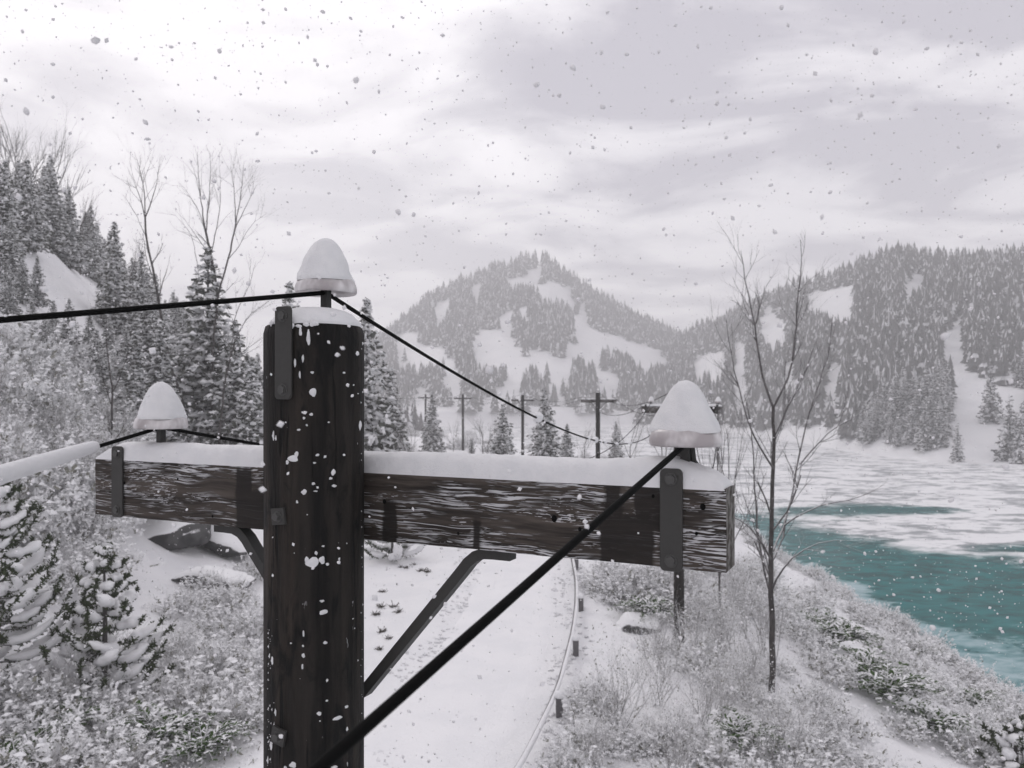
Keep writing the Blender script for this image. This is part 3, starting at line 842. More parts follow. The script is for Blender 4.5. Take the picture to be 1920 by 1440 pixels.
# ------------------------------------------------------------------ conifers
def conifer(seed, Hh, Rr, lev, nb, nc, kq, ts, psnow=.75, ps=1.0):
    rg = np.random.default_rng(seed); pos, out, sz = [], [], []
    for i in range(lev):
        t = i / (lev - 1); z = Hh * (.07 + .91 * t ** .95); rr = Rr * (1 - t) ** .82 * rg.uniform(.78, 1.12) + .05 * Rr
        nbi = max(3, int(round(nb * (1 - .6 * t)))); a0_ = rg.uniform(0, 6.28)
        for b_ in range(nbi):
            az = a0_ + b_ * 6.283 / nbi + rg.uniform(-.35, .35); ln = rr * rg.uniform(.62, 1.15); nci = max(1, int(round(nc * (1 - .65 * t))))
            for c_ in range(nci):
                s = (c_ + rg.uniform(.4, 1.0)) / nci
                pos.append((math.cos(az) * ln * s, math.sin(az) * ln * s, z - .28 * ln * s + .16 * ln * s * s + rg.uniform(-.04, .04) * Hh / lev * 6)); out.append((math.cos(az), math.sin(az), -.25)); sz.append(.55 + .6 * (1 - t))
    pos, out, sz = np.array(pos), np.array(out), np.array(sz)
    G, S, Tr = Geo(), Geo(), Geo()
    for q in range(kq):
        n = len(pos); u = unit(out + rg.normal(0, .55, (n, 3))); v_ = unit(np.cross(u, rg.normal(0, 1, (n, 3)) + [0, 0, 1.2]))
        l_ = ts * sz * rg.uniform(.6, 1.25, n)
        quads(G, pos + rg.normal(0, ts * .3, (n, 3)) - [0, 0, ts * .15], u * l_[:, None], v_ * (l_ * rg.uniform(.28, .5, n))[:, None], (rg.random(n) < .42).astype(int))
    m = rg.random(len(pos)) < psnow
    lumps(S, pos[m] + np.c_[rg.normal(0, ts * .2, (m.sum(), 2)), np.full(m.sum(), ts * .28)], ts * ps * .62 * sz[m] * rg.uniform(.6, 1.3, m.sum()), rg, .5, 0, .4)
    tube(Tr, [(0, 0, -.6), (0, 0, Hh * .5), (0, 0, Hh * .99)], [Rr * .075, Rr * .045, .015], 7)
    return G, S, Tr


def conifer_thing(seed, *a, **k):
    G, S, Tr = conifer(seed, *a, **k)
    t = thing('spruce_tree', '', 'tree')
    Tr.build('trunk', M['bark'], t); G.build('crown', [M['needle'], M['leaf_frost']], t); S.build('snow_cover', M['tree_snow'], t, True)['kind'] = 'stuff'
    return Kind(t)


NEAR = [conifer_thing(s, 10, r_, 27, 10, 5, 4, .235, 1.0, 1.7) for s, r_ in ((101, 2.1), (102, 1.8), (103, 2.35))]
used_px = []


def put_tree(px, top, d, label, hmax=17, wide=1.0):
    x = (px - 960) / FPX * d; z = float(H(x, d)); zt = CAMZ + (HOR - top) / FPX * d
    s = min(max((zt - z) / 10, .25), hmax / 10)
    return NEAR[int(RNG.integers(3))].put((x, d, z), RNG.uniform(0, 6.28), (s * wide, s * wide, s), label, 'spruces on the left hillside and along the road')


NAMED = [(390, 462, 44, 'tall snowy spruce standing highest against the sky left of the pole, behind the bare trees', 1.05),
         (215, 415, 56, 'pointed spruce whose tip clears the left skyline just left of the single bare tree', 1.0),
         (265, 470, 62, 'spruce on the left skyline directly right of the most pointed tip', 1.0),
         (95, 290, 62, 'tall spruce at the top left, beneath the feathery bare crowns', 1.0),
         (35, 300, 58, 'narrow tall spruce at the left edge of the skyline', .9),
         (130, 350, 64, 'skyline spruce between the top left pair and the open snow slope', 1.0),
         (70, 480, 46, 'spruce on the left of the open snow slope', 1.0),
         (20, 400, 44, 'broad spruce at the left edge above the wire', 1.1),
         (130, 560, 40, 'small snowy spruce in the row at the foot of the open snow slope', 1.1),
         (60, 560, 37, 'wide snowy spruce under the wire near the left edge', 1.2),
         (300, 600, 40, 'broad snowy spruce just left of the tall skyline spruce', 1.15),
         (255, 620, 37, 'low broad spruce behind the left insulator', 1.2),
         (440, 600, 42, 'snowy spruce between the tall skyline spruce and the pole', 1.1),
         (470, 690, 40, 'low spruce tucked against the left side of the pole', 1.2),
         (543, 528, 58, 'dark spruce tip showing between wire and pole top', .9),
         (688, 560, 46, 'snowy spruce half hidden behind the right side of the pole', .95),
         (735, 690, 66, 'hazy spruce right of the half-hidden spruce beside the pole', 1.0),
         (810, 733, 92, 'narrow distant spruce by the second-faintest telegraph pole', 1.0),
         (943, 757, 64, 'small snowy spruce left of the snow lump on the wire', 1.1),
         (1021, 728, 70, 'larger snowy spruce behind the snow lump on the wire', 1.05),
         (1063, 795, 66, 'short snowy spruce right of the larger one behind the wire', 1.2),
         (884, 822, 66, 'tiny snowy spruce just above the crossarm snow', 1.3),
         (1155, 790, 95, 'faint spruce right of the third telegraph pole', 1.0)]
NAMED += [(px, top, d, 'small snowy spruce in the row at the foot of the open snow slope', 1.15) for px, top, d in
          ((15, 560, 39), (100, 578, 40), (168, 585, 41), (203, 592, 42), (238, 605, 42), (42, 530, 43), (-12, 500, 42), (182, 618, 38), (85, 610, 37), (275, 560, 46), (-40, 560, 40))]
for px, top, d, lab, wd in NAMED: put_tree(px, top, d, lab, wide=wd); used_px.append(((px - 960) / FPX * d, d))
print('named', len(NAMED))
SKY_P = [-400, 0, 60, 100, 130, 180, 215, 260, 300, 340, 390, 440, 480, 520, 600, 700]
SKY_Y = [160, 285, 285, 300, 350, 385, 425, 480, 515, 530, 560, 610, 650, 665, 690, 710]
SLOPE = [(60, 430), (85, 405), (125, 480), (190, 560), (225, 610), (130, 590), (95, 540), (55, 470)]
cand = np.c_[RNG.uniform(-85, -8, 12000), RNG.uniform(34, 135, 12000)]
placed = list(used_px); cnt = 0
LEFTLAB = ['spruce in the dense snowy wood on the left hillside', 'snow-laden spruce in the wood below the left skyline']
for x, y in cand:
    if cnt >= 160: break
    if left_hill(x, y) < .8: continue
    z = float(H(x, y)); px, py = PX(x, y, z)
    if px < -160 or px > 640: continue
    hh = RNG.uniform(6.0, 10.5)
    for _ in range(3):
        if PX(x, y, z + hh)[1] < I(px, SKY_P, SKY_Y) + RNG.uniform(0, 25): hh *= .85
    tp = PX(x, y, z + hh)[1]
    if hh < 4 or tp < I(px, SKY_P, SKY_Y) - 4: continue
    if y < 42 and (py > 800 or px > 330): continue
    if (px < 240 and y < 36): continue
    if (y < 72 and any(inpoly(np.array(px), np.array(tp + q * (py - tp)), SLOPE) for q in (.1, .4, .7, 1.0))) or (y < 72 and inpoly(np.array(px), np.array(py), [(55, 470), (125, 400), (260, 640), (120, 640)])): continue
    if min((x - a_) ** 2 + (y - b_) ** 2 for a_, b_ in placed) < 2.3 ** 2: continue
    placed.append((x, y)); cnt += 1
    NEAR[int(RNG.integers(3))].put((x, y, z), RNG.uniform(0, 6.28), (hh / 10 * RNG.uniform(.9, 1.15),) * 2 + (hh / 10,), 'snowy spruce among the crowded wood covering the left hillside', 'spruces on the left hillside and along the road')

# far forests: clearings are open snow on the real slopes
Z5 = lambda P: [(x / 2.909 + 680, y / 2.909 + 440) for x, y in P]
CLEAR = [Z5(P) for P in (
    [(760, 245), (905, 205), (935, 165), (1000, 165), (985, 215), (1000, 265), (1090, 275), (1160, 310), (1140, 400), (1100, 350), (960, 330), (930, 270), (870, 260), (800, 270), (750, 260)],
    [(565, 530), (640, 510), (700, 520), (760, 455), (830, 490), (850, 620), (1000, 640), (1040, 670), (1150, 660), (1140, 780), (1060, 830), (1000, 770), (920, 690), (830, 780), (800, 700), (690, 700), (620, 690), (600, 600)],
    [(1140, 430), (1170, 420), (1210, 350), (1240, 360), (1235, 470), (1300, 520), (1420, 560), (1690, 670), (1680, 710), (1600, 690), (1540, 740), (1480, 660), (1430, 630), (1310, 600), (1280, 690), (1150, 650), (1090, 640), (1130, 540)],
    [(350, 430), (440, 345), (485, 350), (460, 430), (400, 500), (390, 440)],
    [(170, 540), (250, 520), (330, 600), (440, 600), (500, 700), (550, 790), (575, 850), (540, 900), (480, 830), (400, 780), (430, 700), (340, 690), (180, 710)],
    [(1250, 770), (1300, 740), (1410, 760), (1415, 820), (1370, 870), (1290, 840)], [(860, 410), (940, 410), (930, 440), (870, 470)],
    [(590, 270), (640, 270), (670, 290), (620, 320), (560, 300)], [(200, 960), (290, 840), (340, 830), (400, 900), (420, 1000), (220, 1010)], [(640, 900), (800, 800), (900, 860), (840, 980), (640, 990)])]
CLEAR_R = [[(1500, 550), (1605, 540), (1592, 592), (1570, 592), (1535, 575)], [(1683, 540), (1735, 498), (1737, 520), (1700, 552)], [(1868, 498), (1892, 495), (1880, 522)],
           [(1418, 600), (1450, 568), (1456, 590), (1478, 600), (1478, 638), (1430, 634)],
           [(1758, 652), (1795, 606), (1812, 640), (1808, 680), (1840, 702), (1860, 718), (1935, 728), (1935, 900), (1822, 890), (1775, 870), (1768, 800), (1792, 720)],
           [(1468, 680), (1507, 673), (1490, 712), (1473, 717)], [(1558, 665), (1579, 658), (1574, 742), (1545, 758), (1538, 720)], [(1608, 717), (1642, 695), (1642, 727), (1620, 727)],
           [(1708, 733), (1737, 733), (1732, 754), (1715, 757)], [(1376, 640), (1402, 650), (1390, 680), (1408, 720), (1397, 750), (1368, 742), (1380, 700)],
           [(1300, 672), (1348, 658), (1362, 680), (1330, 725), (1300, 740)], [(1440, 820), (1560, 790), (1600, 850), (1450, 850)]]
CLEAR_R = [[(sum(a_ for a_, _ in P) / len(P) * -.07 + x * 1.07, sum(b_ for _, b_ in P) / len(P) * -.07 + y * 1.07) for x, y in P] if k_ != 4 else P for k_, P in enumerate(CLEAR_R)]


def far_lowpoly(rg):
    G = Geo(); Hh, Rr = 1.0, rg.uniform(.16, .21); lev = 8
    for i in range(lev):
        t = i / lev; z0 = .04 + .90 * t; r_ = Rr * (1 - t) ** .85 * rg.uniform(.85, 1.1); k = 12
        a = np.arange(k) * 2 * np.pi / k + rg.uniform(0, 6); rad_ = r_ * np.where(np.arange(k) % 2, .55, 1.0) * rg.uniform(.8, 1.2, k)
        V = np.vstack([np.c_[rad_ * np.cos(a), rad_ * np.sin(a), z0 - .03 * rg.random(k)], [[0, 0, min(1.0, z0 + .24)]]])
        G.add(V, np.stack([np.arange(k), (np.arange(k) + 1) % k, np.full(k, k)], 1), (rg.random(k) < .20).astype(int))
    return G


LOW = [far_lowpoly(np.random.default_rng(300 + q)) for q in range(7)]
MID = []
for s, r_ in ((201, 1.9), (202, 2.1), (203, 1.75), (204, 2.0)):
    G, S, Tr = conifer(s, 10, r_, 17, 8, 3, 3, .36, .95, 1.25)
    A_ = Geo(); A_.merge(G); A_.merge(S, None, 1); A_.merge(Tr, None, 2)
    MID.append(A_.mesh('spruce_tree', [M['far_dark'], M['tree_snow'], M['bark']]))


def accept(x, y, z, hh, px, polys):
    py0 = PX(x, y, z)[1]; tp = PX(x, y, z + hh)[1]; ok = np.ones(len(x), bool); lone = np.random.default_rng(5).random(len(x))
    px = px + 6 * vnoise2(px / 11, py0 / 9) + 4 * vnoise2(px / 4, py0 / 4); dy = 6 * vnoise2(px / 12 + 50, py0 / 10)
    for P in polys:
        for q in (0, .35, .68, .92): ok &= ~inpoly(px, py0 - q * (py0 - tp) + dy, P) | (lone < .0004)
    return ok


def thin_out(idx, X_, Y_, gap):
    seen, out = set(), []
    for i in idx:
        key = (int(X_[i] / gap), int(Y_[i] / gap))
        if key in seen or ((key[0] + 1, key[1]) in seen and (key[0], key[1] + 1) in seen): continue
        seen.add(key); out.append(i)
    return out


far = Geo(); rt = []
N_ = 70000
t_ = RNG.uniform(th(1195), .66, N_); q_ = RNG.random(N_)
B_, R_ = I(t_, H_T, H_B), I(t_, H_T, H_R); r_ = B_ + 4 + q_ * (R_ * 1.04 - B_ - 4)
X_, Y_ = r_ * np.sin(t_), r_ * np.cos(t_); Z_ = H(X_, Y_); PX_ = 960 + FPX * X_ / Y_; HH_ = RNG.uniform(6.0, 10.5, N_) * (1 + .15 * vnoise2(X_ / 20, Y_ / 20))
ok = (right_hill(X_, Y_) >= mountain(X_, Y_) - .5) & (PX_ < 2040) & (PX_ > 1190) & (vnoise2(X_ / 14 + 3, Y_ / 14) > -.80) & accept(X_, Y_, Z_, HH_, PX_, CLEAR_R)
for i in thin_out(np.nonzero(ok)[0], X_, Y_, 2.9): rt.append((X_[i], Y_[i], Z_[i], HH_[i], PX_[i]))
for px, py, top in ((1795, 866, 790), (1782, 727, 662), (1770, 722, 690), (1893, 864, 740), (1915, 870, 752), (1905, 866, 770)):
    p = spot(px, py)
    if np.isfinite(p).all(): rt.append((p[0], p[1], p[2], (py - top) / FPX * p[1], px))
rt.sort(key=lambda a_: a_[1] - 400 * (a_[4] > 1750 and a_[1] < 170))
n_obj = 100
for k, (x, y, z, hh, px) in enumerate(rt[:n_obj]):
    o = link('spruce_tree', MID[k % 4]); place(o, (x, y, z - .3), RNG.uniform(0, 6.28), (hh / 10 * RNG.uniform(.95, 1.3),) * 2 + (hh / 10,))
    tag(o, 'frosted spruce in the dense forest standing on the far side of the river', 'tree', 'spruces across the river')


def add_low(x, y, z, hh):
    a_ = RNG.uniform(0, 6.28); wd = hh * RNG.uniform(1.05, 1.5); m_ = np.eye(4); c_, s_ = math.cos(a_), math.sin(a_)
    m_[:3, :3] = np.array([[c_ * wd, -s_ * wd, 0], [s_ * wd, c_ * wd, 0], [0, 0, hh]]); m_[:3, 3] = (x, y, z - .3)
    far.merge(LOW[int(RNG.integers(7))], m_)


for x, y, z, hh, px in rt[n_obj:]: add_low(x, y, z, hh)
N_ = 70000; u_ = RNG.uniform((540 - 960) / FPX, (1480 - 960) / FPX, N_); Y_ = RNG.uniform(332, 612, N_); X_ = u_ * Y_; Z_ = H(X_, Y_); PX_ = 960 + FPX * u_; HH_ = RNG.uniform(8, 13.5, N_)
ok = (mountain(X_, Y_) > right_hill(X_, Y_)) & (vnoise2(X_ / 20, Y_ / 20 + 9) > -.75) & accept(X_, Y_, Z_, HH_, PX_, CLEAR)
mt = thin_out(np.nonzero(ok)[0], X_, Y_, 3.3); nm_ = len(mt)
for i in mt: add_low(X_[i], Y_[i], Z_[i], HH_[i])
N_ = 6000; u_ = RNG.uniform((640 - 960) / FPX, (1330 - 960) / FPX, N_); Y_ = RNG.uniform(150, 335, N_); X_ = u_ * Y_; Z_ = H(X_, Y_)
ok = (Z_ > -2) & (Y_ > 225 - 60 * (u_ < -.05)) & (vnoise2(X_ / 16 + 40, Y_ / 22) > .15)
for i in thin_out(np.nonzero(ok)[0], X_, Y_, 3.6): add_low(X_[i], Y_[i], Z_[i], RNG.uniform(5, 11))
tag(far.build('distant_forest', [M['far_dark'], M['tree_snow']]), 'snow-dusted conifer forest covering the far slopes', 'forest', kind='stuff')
print('right trees', len(rt), 'mountain trees', nm_, 'left', cnt)


# ------------------------------------------------------------------ bare trees
def grow(g, p, d, ln, r0, lvl, rg, up=.12, spread=.5, kids=3):
    n = 5; P = [np.array(p, float)]; dd = np.array(d, float)
    for i in range(n):
        dd = unit(dd + rg.normal(0, .10, 3) + np.array([0, 0, up])); P.append(P[-1] + dd * ln / n)
    P = np.array(P); r1 = r0 * (.45 if lvl else .3)
    tube(g, P, np.linspace(r0, r1, n + 1), 6 if r0 > .03 else 4, 0, False)
    if lvl <= 0: return
    for _ in range(kids + (lvl > 1)):
        t = rg.uniform(.3, 1.0); i = min(int(t * n), n - 1); q = P[i] + (P[i + 1] - P[i]) * (t * n - i); tn = unit(P[i + 1] - P[i])
        sd = unit(np.cross(tn, rg.normal(size=3))); nd = unit(tn * (1 - spread * .6) + sd * spread * rg.uniform(.7, 1.2))
        grow(g, q, nd, ln * rg.uniform(.45, .68), (r0 + (r1 - r0) * t) * rg.uniform(.5, .7), lvl - 1, rg, up, spread, kids)


def guided(name, label, d, limbs, seed, lvl=2, mt_='bark', kids=3, foot=None):
    """limbs: photo polylines [(px, py, depth shift)], radii at both ends, twig length."""
    rg = np.random.default_rng(seed); gt, gl = Geo(), Geo(); base = None
    if kids == 2: limbs = [(a_, b_ * .8, c_ * .8, e_, n_) for a_, b_, c_, e_, n_ in limbs]
    for q, (pts, r0, r1, tl, nk) in enumerate(limbs):
        P = np.array([W3(a_, b_, d + c_) for a_, b_, c_ in pts])
        if q == 0:
            x, y = P[0][:2]; P[0][2] = float(H(x, y)) - .3; base = P[0].copy()
        # smooth the control polyline
        s = np.r_[0, np.cumsum(np.linalg.norm(np.diff(P, axis=0), axis=1))]; ss = np.linspace(0, s[-1], max(8, int(s[-1] / .35)))
        Q = np.stack([np.interp(ss, s, P[:, k_]) for k_ in range(3)], 1)
        for _ in range(2): Q[1:-1] = (Q[:-2] + 2 * Q[1:-1] + Q[2:]) / 4
        Q[1:-1] += rg.normal(0, .012, Q[1:-1].shape)
        rr_ = np.linspace(r0, r1, len(Q)); tube(gt if q == 0 else gl, Q - base, rr_, 8 if r0 > .04 else 5, 0, False)
        for _ in range(nk):
            t = rg.uniform(.3, 1.0); i = min(int(t * (len(Q) - 1)), len(Q) - 2); tn = unit(Q[i + 1] - Q[i]); sd = unit(np.cross(tn, rg.normal(size=3)))
            grow(gl, Q[i] - base, unit(tn * .75 + sd * .6), tl * rg.uniform(.5, 1.1), max(rr_[i] * .5, .006), lvl, rg, .08, .5, kids)
    t = thing(name, label, 'tree', base); gt.build('trunk', M['bark'], t, True); gl.build('branches', M[mt_], t, True)
    return t


sd = spot(1447, 1300); D1 = float(sd[1])
guided('bare_tree', 'slender leafless tree standing right of the crossarm end on the river bank', D1, [
    ([(1447, 1300, 0), (1449, 1200, 0), (1444, 1120, 0), (1446, 1020, 0), (1450, 900, 0), (1451, 820, 0), (1450, 760, 0)], .080, .036, 1.4, 7),
    ([(1450, 765, 0), (1432, 715, .1), (1418, 640, .3), (1408, 560, .5), (1392, 515, .8), (1389, 470, 1)], .032, .007, .95, 14),
    ([(1450, 765, 0), (1480, 722, -.1), (1490, 640, -.2), (1498, 550, -.2), (1503, 495, -.3), (1501, 450, -.3)], .031, .006, .95, 14),
    ([(1451, 880, 0), (1415, 830, -.4), (1398, 780, -.6), (1375, 690, -.8), (1362, 600, -1)], .026, .006, .95, 12),
    ([(1447, 1040, 0), (1480, 960, .5), (1497, 860, .8), (1520, 760, 1), (1555, 670, 1.2), (1562, 590, 1.4)], .030, .007, .95, 14),
    ([(1500, 870, .8), (1545, 810, 1), (1590, 790, 1.2), (1640, 760, 1.3)], .026, .007, 1.0, 5),
    ([(1447, 1130, 0), (1420, 1010, .4), (1415, 900, .6), (1410, 800, .8), (1395, 740, .9)], .030, .008, 1.3, 10),
    ([(1446, 1110, 0), (1475, 1045, -.5), (1520, 1020, -.7), (1570, 1008, -.8), (1600, 1014, -.9)], .028, .007, .8, 4),
    ([(1446, 1050, 0), (1420, 1000, -.5), (1390, 975, -.8), (1375, 970, -.9)], .03, .008, .8, 4),
    ([(1450, 830, 0), (1470, 770, .4), (1500, 730, .6), (1530, 640, .8)], .030, .008, 1.2, 6),
    ([(1470, 985, .3), (1520, 950, .2), (1590, 940, 0), (1640, 920, 0)], .022, .006, .8, 4)], 41, 2, 'limb')
guided('bare_tree', 'leaning leafless tree alone against the sky left of the tall spruce', 42, [
    ([(358, 850, 0), (345, 760, 0), (320, 690, 0), (300, 580, 0), (290, 520, 0), (273, 440, 0), (272, 405, 0)], .13, .06, 1.8, 4),
    ([(272, 410, 0), (262, 365, .2), (245, 330, .4), (238, 312, .4)], .045, .008, 1.8, 6), ([(272, 408, 0), (271, 360, -.2), (262, 315, -.3), (252, 285, -.3)], .045, .008, 1.8, 6),
    ([(272, 408, 0), (288, 370, .1), (296, 330, .1), (298, 312, .1)], .045, .008, 1.6, 6), ([(275, 450, 0), (255, 400, .6), (228, 362, .8)], .03, .006, 1.4, 5), ([(295, 545, 0), (272, 480, -.5), (268, 430, -.7)], .035, .008, 1.3, 4)], 42, 2, 'limb', 2)
guided('bare_tree', 'tall leafless tree with many upright stems rising above the tall spruce', 44, [
    ([(388, 850, 0), (392, 740, 0), (405, 600, 0), (408, 540, 0), (400, 500, 0), (385, 430, 0)], .13, .07, 1.6, 3),
    ([(385, 430, 0), (378, 390, .1), (372, 340, .1), (370, 285, .1)], .05, .008, 1.7, 8), ([(386, 440, 0), (392, 370, -.3), (395, 310, -.4), (393, 282, -.4)], .045, .008, 1.7, 8),
    ([(390, 460, 0), (376, 400, .6), (352, 360, .8), (335, 342, 1)], .04, .008, 1.8, 6), ([(395, 480, 0), (412, 400, .2), (414, 340, .4), (412, 318, .5)], .04, .008, 1.6, 8),
    ([(395, 480, 0), (365, 440, -.5), (340, 400, -.7)], .035, .007, 1.6, 5), ([(372, 510, 0), (360, 440, .7), (322, 395, 1.0)], .03, .007, 1.4, 4)], 43, 2, 'limb', 2)
guided('bare_tree', 'thin leafless tree curving up just left of the pole', 43, [
    ([(395, 840, 0), (400, 640, 0), (410, 545, 0), (430, 480, 0), (442, 420, 0)], .10, .05, 1.5, 3),
    ([(442, 420, 0), (440, 370, .2), (432, 310, .3)], .04, .007, 1.7, 7), ([(442, 420, 0), (452, 360, -.2), (458, 300, -.3)], .04, .007, 1.7, 7), ([(440, 430, 0), (462, 385, .3), (482, 345, .5)], .035, .007, 1.6, 6),
    ([(425, 490, 0), (450, 460, -.4), (470, 420, -.5), (500, 400, -.5)], .03, .007, 1.5, 6)], 44, 2, 'limb', 2)
guided('bare_tree', 'small leafless tree with snowy branches reaching to the pole edge', 38, [
    ([(400, 850, 0), (420, 720, 0), (440, 640, 0)], .08, .05, 1.4, 3),
    ([(440, 640, 0), (465, 590, .2), (510, 560, .3)], .035, .008, 1.4, 6), ([(425, 700, 0), (450, 660, .2), (498, 630, .2)], .03, .008, 1.3, 5), ([(430, 680, 0), (440, 590, -.2), (470, 530, -.3), (480, 490, -.3)], .035, .007, 1.5, 6)], 45, 2, 'limb', 2)
guided('bare_tree', 'thin dark leafless sapling in the frosted shrubs left of the left insulator', 32, [
    ([(206, 860, 0), (209, 790, 0), (212, 740, 0), (205, 690, 0)], .06, .03, 1.2, 3),
    ([(205, 690, 0), (198, 640, .1), (200, 590, .1)], .028, .006, 1.2, 5), ([(212, 735, 0), (232, 690, .2), (245, 640, .2)], .026, .006, 1.2, 5), ([(209, 760, 0), (190, 700, -.2), (182, 650, -.2)], .022, .006, 1.0, 4)], 46, 2, 'bark')
# generic leafless trees: beyond the crossarm, behind the right insulator and on the left skyline
BT = []
for s in (61, 62, 63):
    rg = np.random.default_rng(s); gt, gl = Geo(), Geo(); P = np.array([(0, 0, -.4), (.05, 0, 1.5), (.1, .05, 3), (.05, .1, 4.2)]); tube(gt, P, [.1, .085, .07, .055], 7, 0, False)
    for k in range(6): grow(gl, P[1 + k % 3], unit(np.array([rg.normal(0, .5), rg.normal(0, .5), 1.0])), rg.uniform(2.6, 4.2), .045, 2, rg, .1, .45, 4)
    t = thing('bare_tree', '', 'tree'); gt.build('trunk', M['bark'], t, True); gl.build('branches', M['limb'], t, True); BT.append(Kind(t))
for k, (px, top, d, lab, grp) in enumerate([
        (1350, 700, 24, 'thin leafless sapling behind the right insulator, touching its snow', None), (1368, 760, 30, 'leafless sapling between the right insulator and the slender bank tree', None),
        
        (915, 790, 72, None, 'f'), (905, 770, 84, None, 'f'), (850, 790, 96, None, 'f'), (760, 790, 62, None, 'f'), (720, 770, 60, None, 'f'), (1180, 770, 80, None, 'f'), (1240, 760, 85, None, 'f'), (1095, 790, 92, None, 'f'),
        (10, 235, 66, None, 's'), (35, 225, 70, None, 's'), (60, 240, 68, None, 's'), (85, 245, 72, None, 's'), (120, 320, 70, None, 's'), (150, 345, 72, None, 's'), (25, 255, 64, None, 's'), (245, 450, 74, None, 's')]):
    x = (px - 960) / FPX * d; z = float(H(x, d)); s = min(max((CAMZ + (HOR - top) / FPX * d - z) / 8.0, .35), 2.4)
    g_ = {'f': 'pale leafless trees on the flat beyond the crossarm', 's': 'leafless trees on the left skyline'}.get(grp)
    BT[k % 3].put((x, d, z), RNG.uniform(0, 6.28), (s * (.75 if grp else .4), s * (.75 if grp else .4), s), lab or {'f': 'pale leafless tree on the snowy flat beyond the crossarm', 's': 'feathery leafless tree rising behind the spruces of the left skyline'}[grp], g_)


# ------------------------------------------------------------------ young pines with heavy snow
def young_pine(seed, Hh, Rr, label):
    rg = np.random.default_rng(seed); gt, gn, gs = Geo(), Geo(), Geo()
    tube(gt, [(0, 0, -.3), (.02, 0, Hh * .5), (0, .02, Hh * .95)], [.07, .05, .015], 8)
    lev = max(4, int(Hh / .34)); nC = []
    for i in range(lev + 1):
        t = i / lev; z = .18 + (Hh - .3) * t; nb_ = int(round(7 - 3.6 * t)); a0_ = rg.uniform(0, 6)
        for b_ in range(nb_):
            az = a0_ + b_ * 6.283 / nb_ + rg.uniform(-.35, .35); ln = (Rr * (1 - t) ** .8 + .20) * rg.uniform(.7, 1.15); n = 9
            s = np.linspace(0, 1, n); az_ = az + .55 * rg.normal() * s ** 1.5
            rise = rg.uniform(.35, .85)
            P = np.stack([np.cos(az_) * ln * s, np.sin(az_) * ln * s, z + rg.uniform(-.1, .1) - .14 * ln * s + rise * .9 * ln * s ** 3.2], 1)
            tube(gt, P, np.linspace(.018, .006, n), 5, 0, False)
            m_ = 190; u = rg.uniform(.2, 1.12, m_); Q = np.stack([np.interp(u, s, P[:, k_]) for k_ in range(3)], 1); ex = np.clip(u - 1, 0, 1)
            tn = unit(P[-1] - P[-2]); Q += tn * (ex * ln)[:, None]
            dirs = unit(rg.normal(0, 1, (m_, 3)) + tn * .9); L_ = rg.uniform(.028, .062, m_)
            wv = unit(np.cross(dirs, rg.normal(0, 1, (m_, 3))))
            quads(gn, Q + dirs * (L_ * .9)[:, None], dirs * L_[:, None], wv * .013)
            if rg.random() < .92:
                a_, b2 = rg.uniform(.15, .5), rg.uniform(.78, .98); ss = np.linspace(a_, b2, 9)
                S_ = np.stack([np.interp(ss, s, P[:, k_]) for k_ in range(3)], 1) + np.array([0, 0, .085])
                e = np.linspace(-1, 1, 9); rr_ = rg.uniform(.115, .20) * (1 - t * .3) * np.sqrt(np.clip(1 - e ** 4, .03, 1)) * (1 + .16 * rg.normal(size=9))
                tube(gs, S_, np.clip(rr_, .012, .2), 10, 0, True, .78)
    t = thing('young_pine', label, 'tree'); gt.build('trunk', M['bark'], t, True); gn.build('needles', M['needle_green'], t); gs.build('snow_cover', M['tree_snow'], t, True)['kind'] = 'stuff'
    return t


p = spot(195, 1312); y1 = young_pine(71, 3.25, 1.25, 'young pine loaded with lobes of snow, standing alone in the shrubs below the left insulator'); place(y1, p, .4)
p = spot(-20, 1290); y2 = young_pine(72, 4.5, 1.7, 'larger snow-laden young pine cut off by the left edge'); place(y2, p, 2.2)
p = spot(1905, 1470); y3 = young_pine(73, 1.35, .8, 'small snow-laden pine in the bottom right corner'); place(y3, p, 1.0)
p = spot(735, 1050); y4 = young_pine(74, 1.5, 1.3, 'low snowy pine shrub just right of the pole under the crossarm'); place(y4, p, 1.0)


